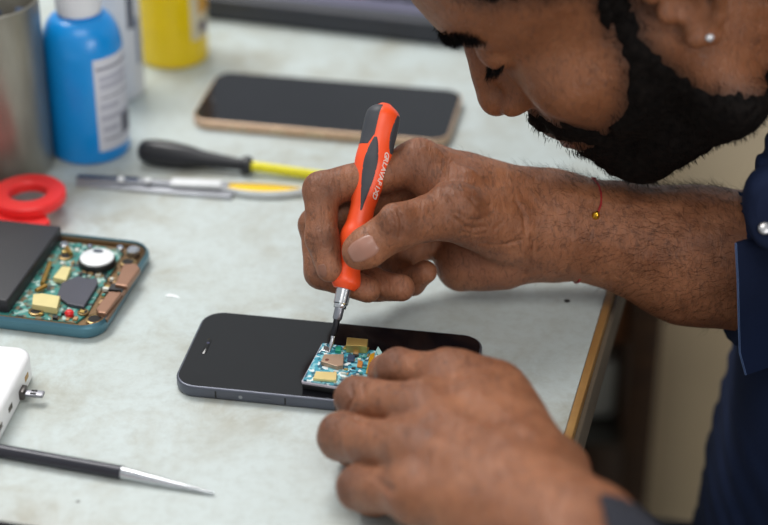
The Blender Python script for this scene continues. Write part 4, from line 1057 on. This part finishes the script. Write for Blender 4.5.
# ---- thread bracelet with a gold bead, wrapped round the forearm
bp = [(585, 180), (592, 178), (598, 184), (601, 193), (601, 204), (598, 212)]
pp = project_paths(right_hand, bp[1:], near=4); pp = [p+camdir*.04 for p in pp]
c0 = (rh['wr']*.38+rh['fa0']*.62); a_ = unit(rh['fa0']-rh['wr'])
ring = []
u0 = unit(pp[-1]-c0-a_*((pp[-1]-c0)@a_)); v0 = np.cross(a_, u0)
for k in range(1, 40):
    t_ = 2*PI*k/40; dr = u0*math.cos(t_)+v0*math.sin(t_); r_ = 2.0
    p = c0+a_*((pp[-1]-c0)@a_)*(1-abs(k-20)/20*0)+dr*2.0
    for _ in range(12): p = p-dr*float(right_hand(f32(p)[None])[0])*.9
    ring.append(p+dr*.03)
top_i = int(np.argmin([np.linalg.norm(p-pp[0]) for p in ring]))
TH = simple('red_thread', (150, 20, 28), .7, bump=.3)
front_ = pp[::-1]
back = ring[top_i:] if (ring[0]-pp[-1])@(pp[0]-pp[-1]) > 0 else ring[:top_i+1][::-1]
MB().tube([p-PLOC for p in front_+back[:24]], .055, 8).build('bracelet', TH, man)
bq = pp[-1]+camdir*.12+np.array([-.12, -.02, -.2])
MB().lathe([(0, -.24), (.1, -.22), (.2, -.08), (.2, .08), (.12, .2), (.05, .26), (0, .28)], xf=frame_xf(bq-PLOC, (1, 0, 0), (.3, 0, 1)), seg=20).build('gold_bead', simple('gold', (214, 160, 50), .2, .95), man)
# ---- shirt
navy = NT('navy_cotton'); nn = navy.noise(9, 5); wv = navy.n('TexWave', Scale=900.0); navy.l(navy.tc.outputs['Object'], wv.inputs['Vector'])
cl = navy.ramp(nn, [(.3, lin((16, 25, 48))), (.7, lin((26, 39, 70)))]); navy.l(cl, navy.b.inputs['Base Color']); navy.b.inputs['Roughness'].default_value = .85; navy.b.inputs['Specular IOR Level'].default_value = .2
navy.bump(navy.noise(500, 4), .5, .0004); NAVY = navy.m
def wy(px, py, y): return aty(px, py, y)
sA = H(738, 266, -3.8); sB = rh['fa2']+np.array([7, 5, 2.0])
def fold(P, amp, f, seed): return amp*noise3(P*f32([1.0, 1.0, .35]), f, seed, 8)
t_lo = wy(700, 470, -6); 
def shirt(P):
    # front of the torso leaning towards the table
    d = cone(P, wy(800, 250, -5)+np.array([6.3, 0, 0]), wy(770, 560, -4)+np.array([5.9, 0, -4]), 8.2, 10.5, (np.array([0, 1., 0]), 1.5))
    d = smin(d, cone(P, wy(800, 560, -4)+np.array([9, 0, 0]), (36, -1, -34), 11.5, 13), 4)
    d = smin(d, cone(P, (34.5, -16, 8), (34.5, 14, 8), 7.2, 7.2), 4)
    d = smin(d, cone(P, (33, 0, 6), (30, -1, 15), 8, 7.0), 2)
    near = np.abs(d) < 2.5
    if near.any():
        Q = P[near]; d[near] -= .16*noise3(Q*f32([1, .5, 1]), 1.1, 51, 8)+.1*np.sin((Q[:, 2]*1.0+Q[:, 0]*1.6+.5*noise3(Q, .5, 53))*2.6)*(Q[:, 2] < -6)
    d = smax(d, ((P-f32([29.5, 0, 13.5]))@f32([-.7, 0, .7])), .3)
    return d
v, f = sdf_mesh(shirt, (12, -28, -46), (52, 24, 24), .36, 3)
shirt_o = mesh_from('shirt', v, f, NAVY, man, loc=PLOC)
def sleeve(P):
    d = cone(P, H(732, 266, -3.8), sB, 4.15, 5.4); d = smin(d, cone(P, sB, (34, 13, 8), 5.4, 7), 2)
    near = np.abs(d) < 2
    if near.any(): Q = P[near]; d[near] -= .12*noise3(Q, 1.3, 61, 8)
    axs = f32(unit(np.array([1, .1, 0]))); k = (P-f32(H(728, 262, -3.8)))@axs
    d = smax(d, -k, .25)
    inner = cone(P, H(700, 258, -3.9), sB, 3.6, 4.6); d = smax(d, -inner, .15)
    return d
v, f = sdf_mesh(sleeve, (14, -12, -6), (42, 24, 18), .22, 2)
sl = mesh_from('sleeve', v, f, NAVY, man, loc=PLOC)
def panel(name, poly, y0, th_, bev, m_, lean=0.):
    """cloth panel seen side on: outline in the x-z plane at depth y0, with real thickness and rounded rims"""
    pts = [(wy(x, y, y0)[0], wy(x, y, y0)[2]) for x, y in poly]
    P3 = []
    for i in range(len(pts)):                      # round the outline a little
        a_, b_, c_ = (np.array(pts[(i+d) % len(pts)]) for d in (-1, 0, 1))
        for t_ in (.12, .3, .5, .7, .88):
            p0, p2 = (a_+b_)/2, (b_+c_)/2; P3.append(tuple((1-t_)**2*p0+2*t_*(1-t_)*b_+t_*t_*p2))
    xf = lambda p: np.array([p[0], y0-p[2]+lean*(p[0]-pts[0][0])+.12*math.sin(p[1]*2.3+p[0]), p[1]])-PLOC
    return MB().prism(P3, 0, th_, bev, 4, xf=xf).build(name, m_, man, angle=80)
panel('collar', [(752, 172), (753, 150), (764, 150), (762, 128), (800, 108), (800, 178)], -8.0, 1.4, .5, NAVY)
cf = panel('cuff_tab', [(739, 200), (743, 172), (762, 160), (800, 160), (800, 247), (768, 243), (748, 232)], -10.2, 1.3, .5, NAVY)
pb = wy(765, 228, -11.55)
MB().lathe([(0, -.05), (.3, -.05), (.33, .03), (.28, .1), (.2, .06), (0, .06)], xf=frame_xf(pb-PLOC, (1, 0, 0), camdir), seg=24).build('button', simple('pewter_button', (176, 176, 178), .3, .7), man)
# placket flap with a pale stitched edge hanging below the rolled cuff
NV2 = simple('navy_edge', (92, 116, 160), .8)
fl_px = [(736, 243), (738, 280), (739, 320), (740, 352), (746, 374)]
fp = [wy(x, y, -10.6) for x, y in fl_px]; bk = [p+np.array([3.2, 1.6, .1]) for p in fp]
def ribbon(name, A1, B1, th_, m_, off):
    vs = []; 
    for a_, b_ in zip(A1, B1):
        for p in (a_, b_): vs += [p+off*th_, p-off*th_]
    fs = []
    for i in range(len(A1)-1):
        b = i*4; c = b+4; fs += [(b, c, c+2, b+2), (b+1, b+3, c+3, c+1), (b, b+1, c+1, c), (b+2, c+2, c+3, b+3)]
    fs += [(0, 2, 3, 1), (len(vs)-4, len(vs)-3, len(vs)-1, len(vs)-2)]
    return MB().add([p-PLOC for p in vs], fs).build(name, m_, man)
ribbon('placket_flap', fp, bk, .12, NAVY, np.array([-.3, -.95, 0]))
MB().tube([p-PLOC+np.array([-.02, -.05, 0]) for p in fp], .055, 8).build('edge_stitching', NV2, man)
# left cuff
lc0 = Zp(632, 560, 6.0); ld = unit(lh['fa2']-lh['wr'])
k0 = .8
def left_sleeve(P):
    s0 = lh['wr']+ld*(k0-1.5)
    d = cone(P, s0, lh['fa2'], 3.25, 4.2); d = smin(d, cone(P, lh['fa2'], (29, -30, 3), 4.3, 5.2), 1.5); d = smin(d, cone(P, (29, -30, 3), (34, -15, 8), 5.4, 6.9), 2)
    near = np.abs(d) < 2
    if near.any(): Q = P[near]; d[near] -= .12*noise3(Q, 1.2, 81, 8)
    k = (P-f32(lh['wr']+ld*k0))@f32(ld); d = smax(d, -k, .25)
    return smax(d, -cone(P, s0-ld*3, lh['wr']+ld*(k0+4), 2.95, 3.0), .12)
v, f = sdf_mesh(left_sleeve, (8, -44, -3), (44, -6, 18), .3, 2)
mesh_from('left_sleeve', v, f, simple('shaded_navy_cuff', (26, 28, 40), .85, vary=.12, bump=.3), man, loc=PLOC)  # same shirt navy, with the sleeve's shade put into a darker colour
qb = project_paths(left_hand, [(573, 524)], near=18, far=-4)
if qb: MB().lathe([(0, -.15), (.2, -.1), (.24, .05), (.12, .18), (0, .2)], xf=frame_xf(qb[0]+camdir*.08-PLOC, (1, 0, 0), camdir), seg=18).build('pale_bead', simple('pale_pink_bead', (226, 206, 206), .3), man)
# trousers: thighs of the seated man below the table edge
def trousers(P):
    k = wy(640, 520, -8); 
    d = cone(P, (36, -9, -38), wy(600, 560, -6)+np.array([0, 0, 1.2]), 9.5, 6.6); d = smin(d, cone(P, (36, 9, -40), (12, 12, -36), 9.5, 7.5), 1.5)
    d = smin(d, cone(P, wy(600, 560, -6)+np.array([0, 0, -2.2]), (8, -8, -64), 6.4, 5.0), 1.5); d = smin(d, cone(P, (12, 12, -36), (9, 12, -68), 7, 5), 1.5)
    near = np.abs(d) < 2
    if near.any(): Q = P[near]; d[near] -= .2*noise3(Q, .7, 71, 8)
    return d
v, f = sdf_mesh(trousers, (-4, -24, -74), (50, 26, -18), .7, 3)
tr = mesh_from('trousers', v, f, simple('dark_navy_trousers', (18, 22, 38), .9, vary=.1), man, loc=PLOC)
